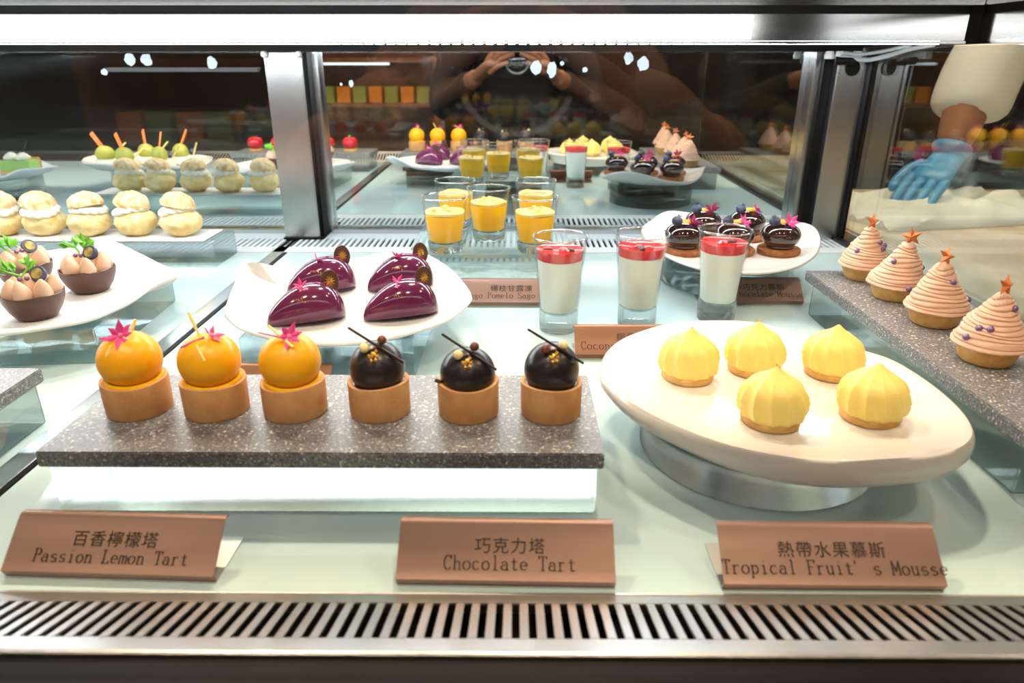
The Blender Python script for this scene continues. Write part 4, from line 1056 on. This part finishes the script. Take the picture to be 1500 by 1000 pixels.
def cake(x, y, rz, label):
    t = thing('green_cake_slice', label, 'cake', (x, y, 0.0463), rz)
    part('crust_layer', bx('crust_layer', 'crust_light', (-.034, -.016, 0), (.034, .016, .006), .001), t)
    part('green_layer', bx('green_layer', 'matcha', (-.033, -.0155, .0061), (.033, .0155, .026), .0015), t)
    part('crust_back', bx('crust_back', 'crust', (-.034, -.0195, .0062), (.034, -.0157, .030), .0015), t)
    for dx in (-.014, .012):
        c = part('cream_dollop', MB().lathe([(0, 0), (.012, 0), (.014, .005), (.010, .010), (.003, .0145), (0, .015)], 28).mesh('cream_dollop', 'cream', 70), t, (dx, 0, .0262))
        part('chocolate_stripe', MB().tube([(-.011, -.0065, .006), (0, -.009, .0095), (.009, -.005, .0095)], .0009, 6).mesh('chocolate_stripe', 'choc_dark'), c)
    part('chocolate_stick', bx('chocolate_stick', 'choc_dark', (-.0012, -.0008, 0), (.0012, .0008, .034), .0003), t, (.004, -.004, .034), (0, R(38), 0))
cake(-0.985, 0.810, R(8), 'slice of green cake with cream dollops on the frosted plate')

# ---------------------------------------------------------------- marble counter, towels and the people
ct = thing('marble_counter', 'beige brown veined marble counter beyond the side pane', 'counter', (1.2, 1.1, DZ))
part('counter_top', bx('counter_top', 'marble', (-0.66, -0.95, 0.91), (-0.02, 0.42, 0.95), 0.004), ct)
part('counter_body', bx('counter_body', 'wood', (-0.62, -0.9, 0.0), (-0.08, 0.38, 0.91)), ct)
def towel(x, y, z, sx, sy, rz, label, seed):
    n, m = 28, 22; vs, fs = [], []
    for lay in (0, 1):
        for i in range(n + 1):
            for j in range(m + 1):
                u, v = i / n - .5, j / m - .5
                e = min(1, (0.5 - abs(u)) * 9) * min(1, (0.5 - abs(v)) * 9)
                h = .010 + .030 * e * (.6 + .8 * noise.noise(Vector((u * 4 + seed, v * 7, seed)))) + .012 * noise.noise(Vector((u * 9, v * 16 + seed, 3)))
                vs.append((u * sx * (1 + .06 * noise.noise(Vector((v * 5, seed, 0)))), v * sy * (1 + .08 * noise.noise(Vector((u * 4, seed, 5)))), max(.002, h) if lay else 0))
    o = (n + 1) * (m + 1)
    for i in range(n):
        for j in range(m):
            a = i * (m + 1) + j; b = a + m + 1
            fs.append((o + a, o + b, o + b + 1, o + a + 1)); fs.append((a, a + 1, b + 1, b))
    for i in range(n):
        for j in (0, m):
            a = i * (m + 1) + j; fs.append((a, a + m + 1, o + a + m + 1, o + a))
    for j in range(m):
        for i in (0, n):
            a = i * (m + 1) + j; fs.append((a, a + 1, o + a + 1, o + a))
    return single('towel', MB().add(vs, fs).mesh('towel', 'towel', 60), label, 'towel', (x, y, z), (0, 0, rz))
towel(0.74, 1.26, 0.0004, 0.34, 0.22, R(12), 'crumpled white towel on the marble by the corner post', 1.3)
towel(1.045, 1.24, 0.0004, 0.20, 0.20, R(-6), 'crumpled white towel at the right edge of the photo', 4.1)

def skin(name, chains, m, parent, sub=2):
    """one surface grown along chains of (point, radius); each chain starts inside its neighbour"""
    vs, es, rad, roots = [], [], [], []
    for ch in chains:
        roots.append(len(vs))
        for i, (p_, r) in enumerate(ch):
            if i: es.append((len(vs) - 1, len(vs)))
            vs.append(tuple(p_)); rad.append(r if isinstance(r, tuple) else (r, r))
    me = bpy.data.meshes.new(name); me.from_pydata(vs, es, [])
    me.materials.append(M[m])
    o = bpy.data.objects.new(name, me); link(o, parent)
    o.modifiers.new('skin', 'SKIN')
    if not me.skin_vertices:
        bpy.context.view_layer.objects.active = o
        bpy.ops.mesh.customdata_skin_add()
    for i, sv in enumerate(me.skin_vertices[0].data):
        sv.radius = rad[i]; sv.use_root = i in roots
    o.modifiers['skin'].use_smooth_shade = True
    s = o.modifiers.new('sub', 'SUBSURF'); s.levels = sub; s.render_levels = sub
    return o
def hand_chains(wrist, fwd, out, up, curl, side, r=0.0088):
    """palm plus five fingers; fwd = finger direction, out = toward the thumb, up = back of the hand"""
    W, Fd, O, U = [Vector(q).normalized() if i else Vector(q) for i, q in enumerate((wrist, fwd, out, up))]
    chs = [[(W - Fd * .03, .024), (W + Fd * .02, (.030, .018)), (W + Fd * .055, (.036, .017)), (W + Fd * .085, (.036, .014))]]
    for k, (off, ln) in enumerate(((.028, .072), (.010, .080), (-.009, .075), (-.027, .060))):
        b = W + Fd * .080 + O * off
        d = Fd.copy(); p_ = b; ch = [(p_ - Fd * .015, r)]
        for sgm, f in ((.45, .2), (.32, 1.0), (.25, .9)):
            a = curl * f
            d = (d * math.cos(a) - U * math.sin(a)).normalized()
            p_ = p_ + d * ln * sgm; ch.append((p_, r * (.95 - .12 * len(ch) * .5)))
        chs.append(ch)
    b = W + Fd * .030 + O * .022
    chs.append([(b, .012), (b + O * .022 + Fd * .018 - U * .006, .0105), (b + O * .032 + Fd * .045 - U * .014, .0095), (b + O * .030 + Fd * .066 - U * .022, .0085)])
    return chs
# the photographer, seen in the mirror
ph = thing('person', 'person in dark clothes holding a camera in both hands, seen in the mirror', 'person', (0, -0.42, DZ))
def pl(x, y, z): return (x, y + 0.42, z - DZ)
arms = []
for s in (-1, 1):
    arms.append([(pl(s * .158, -.112, .180), .030), (pl(s * .140, -.082, .193), .028), (pl(s * .130, -.066, .200), .027), (pl(s * .118, -.05, .208), .026)])
    arms += [[(Vector(pl(*c_[0])), c_[1]) for c_ in ch] for ch in hand_chains((s * .122, -.060, .205), (-s * .45, .35, .35), (-s * .3, -.2, .9), (s * .75, .65, -.1), .75, s)]
skin('body', [[(pl(0, -.42, .40), .06), (pl(0, -.41, .50), .055), (pl(0, -.39, .58), .075), (pl(0, -.375, .66), .092), (pl(0, -.38, .74), .080)]] + arms, 'skin', ph)
skin('shirt', [[(pl(0, -.43, -.22), (.16, .11)), (pl(0, -.43, 0.0), (.15, .11)), (pl(0, -.43, .22), (.17, .11)), (pl(0, -.43, .36), (.16, .10)), (pl(0, -.42, .43), (.08, .07))]] +
     [[(pl(s * .10, -.43, .34), .085), (pl(s * .19, -.42, .30), .072), (pl(s * .245, -.36, .18), .062), (pl(s * .255, -.31, .095), .056), (pl(s * .20, -.20, .135), .050), (pl(s * .155, -.105, .183), .040), (pl(s * .138, -.078, .195), .036)] for s in (-1, 1)], 'dark_cloth', ph)
skin('trousers', [[(pl(0, -.43, -.18), (.155, .11)), (pl(0, -.43, -.26), (.15, .11))]] + [[(pl(s * .07, -.43, -.24), .095), (pl(s * .09, -.42, -.52), .072), (pl(s * .10, -.43, -.86), .055), (pl(s * .10, -.38, -.915), .040), (pl(s * .105, -.29, -.925), .032)] for s in (-1, 1)], 'dark_cloth', ph)
hm = MB().sphere(.100, (0, 0, 0), (.95, 1.05, 1.05), 24, 16)
hm.v = [(a, b if b < .055 else .055, max(c, -.03 if b < .02 else .045)) for a, b, c in hm.v]
part('hair', hm.mesh('hair', 'hair'), ph, pl(0, -.395, .72))
fm = MB()
for s in (-1, 1):
    fm.sphere(.010, (s * .032, .083, .005), (1.2, .5, .6), 10, 8)
part('eyes', fm.mesh('eyes', 'cam_black'), ph, pl(0, -.375, .675))
part('nose', MB().lathe([(0, -.016), (.013, -.014), (.012, 0), (.006, .022), (0, .028)], 12).mesh('nose', 'skin'), ph, pl(0, -.279, .655))
part('mouth', MB().sphere(.020, (0, 0, 0), (1, .35, .25), 12, 8).mesh('mouth', 'red_dark'), ph, pl(0, -.288, .618))
cm = thing('camera', 'black camera with a large round lens held in front of the case', 'camera', (0, -0.075, 0.205))
part('camera_body', bx('camera_body', 'cam_black', (-.072, -.03, 0), (.072, .012, .092), .008), cm)
part('viewfinder_hump', bx('viewfinder_hump', 'cam_black', (-.024, -.026, .090), (.024, .010, .112), .006), cm)
ln_ = part('lens_barrel', MB().lathe([(.030, 0), (.034, 0), (.036, .02), (.040, .038), (.042, .050), (.038, .0505), (.031, .046), (.031, 0), (.030, 0)], 48).mesh('lens_barrel', 'cam_black', 40), cm, (0, .010, .046), (R(-90), 0, 0))
part('front_element', MB().lathe([(0, .040), (.0308, .036), (.0308, .030), (0, .030)], 40).mesh('front_element', 'lens', 70), ln_)
part('lens_ring', MB().lathe([(.0335, .0508), (.037, .0508), (.037, .0512), (.0335, .0512), (.0335, .0508)], 48).mesh('lens_ring', 'fitting'), ln_)
# the worker at the marble counter
st = thing('person', 'worker in white sleeves and a blue glove wiping the marble counter', 'person', (1.42, 1.44, DZ))
def wl(x, y, z): return (x - 1.42, y - 1.44, z - DZ)
palm = hand_chains((.765, 1.285, .098), (-.52, -.42, -.36), (-.55, .62, .1), (-.25, -.2, .85), .30, 1)
skin('body', [[(wl(1.00, 1.38, .42), .056), (wl(.88, 1.36, .36), .054), (wl(.825, 1.335, .28), .050), (wl(.795, 1.31, .20), .042), (wl(.778, 1.295, .14), .034), (wl(.766, 1.286, .100), .027)],
              [(wl(1.38, 1.44, .50), .06), (wl(1.36, 1.44, .60), .055), (wl(1.33, 1.43, .68), .078), (wl(1.31, 1.43, .76), .094), (wl(1.32, 1.43, .84), .08)],
              [(wl(1.46, 1.70, .16), .05), (wl(1.42, 1.74, .00), .042), (wl(1.36, 1.74, -.12), .03)],
              [(wl(1.36, 1.74, -.10), (.03, .02)), (wl(1.34, 1.74, -.18), (.035, .018)), (wl(1.335, 1.74, -.26), (.02, .01))]], 'skin', st)
skin('glove', [[(wl(.772, 1.290, .122), .038), (wl(.768, 1.287, .110), .034), (wl(.763, 1.283, .094), .031)]] + [[(Vector(wl(*c_[0])), c_[1] if isinstance(c_[1], tuple) else c_[1] * 1.06) for c_ in ch] for ch in palm], 'glove', st)
skin('shirt', [[(wl(1.42, 1.44, -.10), (.12, .17)), (wl(1.42, 1.44, .12), (.12, .16)), (wl(1.40, 1.44, .36), (.11, .18)), (wl(1.385, 1.44, .50), (.08, .09))],
               [(wl(1.34, 1.42, .44), .090), (wl(1.16, 1.39, .45), .080), (wl(.98, 1.375, .40), .072), (wl(.875, 1.355, .325), .070), (wl(.826, 1.338, .255), .068), (wl(.806, 1.325, .195), .068), (wl(.797, 1.316, .150), .066)],
               [(wl(1.42, 1.52, .40), .09), (wl(1.45, 1.64, .30), .078), (wl(1.46, 1.70, .14), .068)]], 'white_cloth', st)
skin('trousers', [[(wl(1.42, 1.44, -.06), (.12, .165)), (wl(1.42, 1.44, -.20), (.12, .16))]] + [[(wl(1.42, 1.44 + s_ * .08, -.18), .098), (wl(1.42, 1.44 + s_ * .09, -.5), .075), (wl(1.43, 1.44 + s_ * .09, -.86), .055), (wl(1.36, 1.44 + s_ * .09, -.915), .034)] for s_ in (-1, 1)], 'dark_cloth', st)
hm2 = MB().sphere(.102, (0, 0, 0), (1.05, .95, 1.05), 24, 16)
hm2.v = [(a if a > -.055 else -.055, b, max(c, -.03 if a > -.02 else .045)) for a, b, c in hm2.v]
part('hair', hm2.mesh('hair', 'hair'), st, wl(1.325, 1.43, .82))

# ---------------------------------------------------------------- shelf behind the photographer, glimpsed in the mirror
sh = thing('display_shelf', 'lit wooden shelf of boxes behind the photographer, seen in the mirror', 'shelf', (-0.75, -1.6, DZ))
for z in (0.55, 0.98, 1.19, 1.42):
    part('shelf_board', bx('shelf_board', 'wood', (-.34, -.15, 0), (.34, .15, .018), .001), sh, (0, 0, z))
for x in (-.35, .35):
    part('side_panel', bx('side_panel', 'wood', (-.01, -.16, 0), (.01, .16, 1.5), .001), sh, (x, 0, 0))
part('back_board', bx('back_board', 'wood', (-.34, -.16, 0), (.34, -.152, 1.5)), sh)
part('light_strip', bx('light_strip', 'led_dim', (-.30, .10, 1.176), (.12, .125, 1.186)), sh, kind=None)
for i in range(8):
    me = cached(('bxs', i % 2), lambda: bx('product_box', ('box_orange', 'box_green')[i % 2], (-.032, -.05, 0), (.032, .05, .075), .002))
    single('product_box', me, ('orange' if i % 2 == 0 else 'green') + ' box, number %s from the left on the lit shelf' % ('one', 'two', 'three', 'four', 'five', 'six', 'seven', 'eight')[i], 'box', (-0.75 - .28 + i * .08, -1.55, DZ + 0.999), group='boxes on the lit shelf')
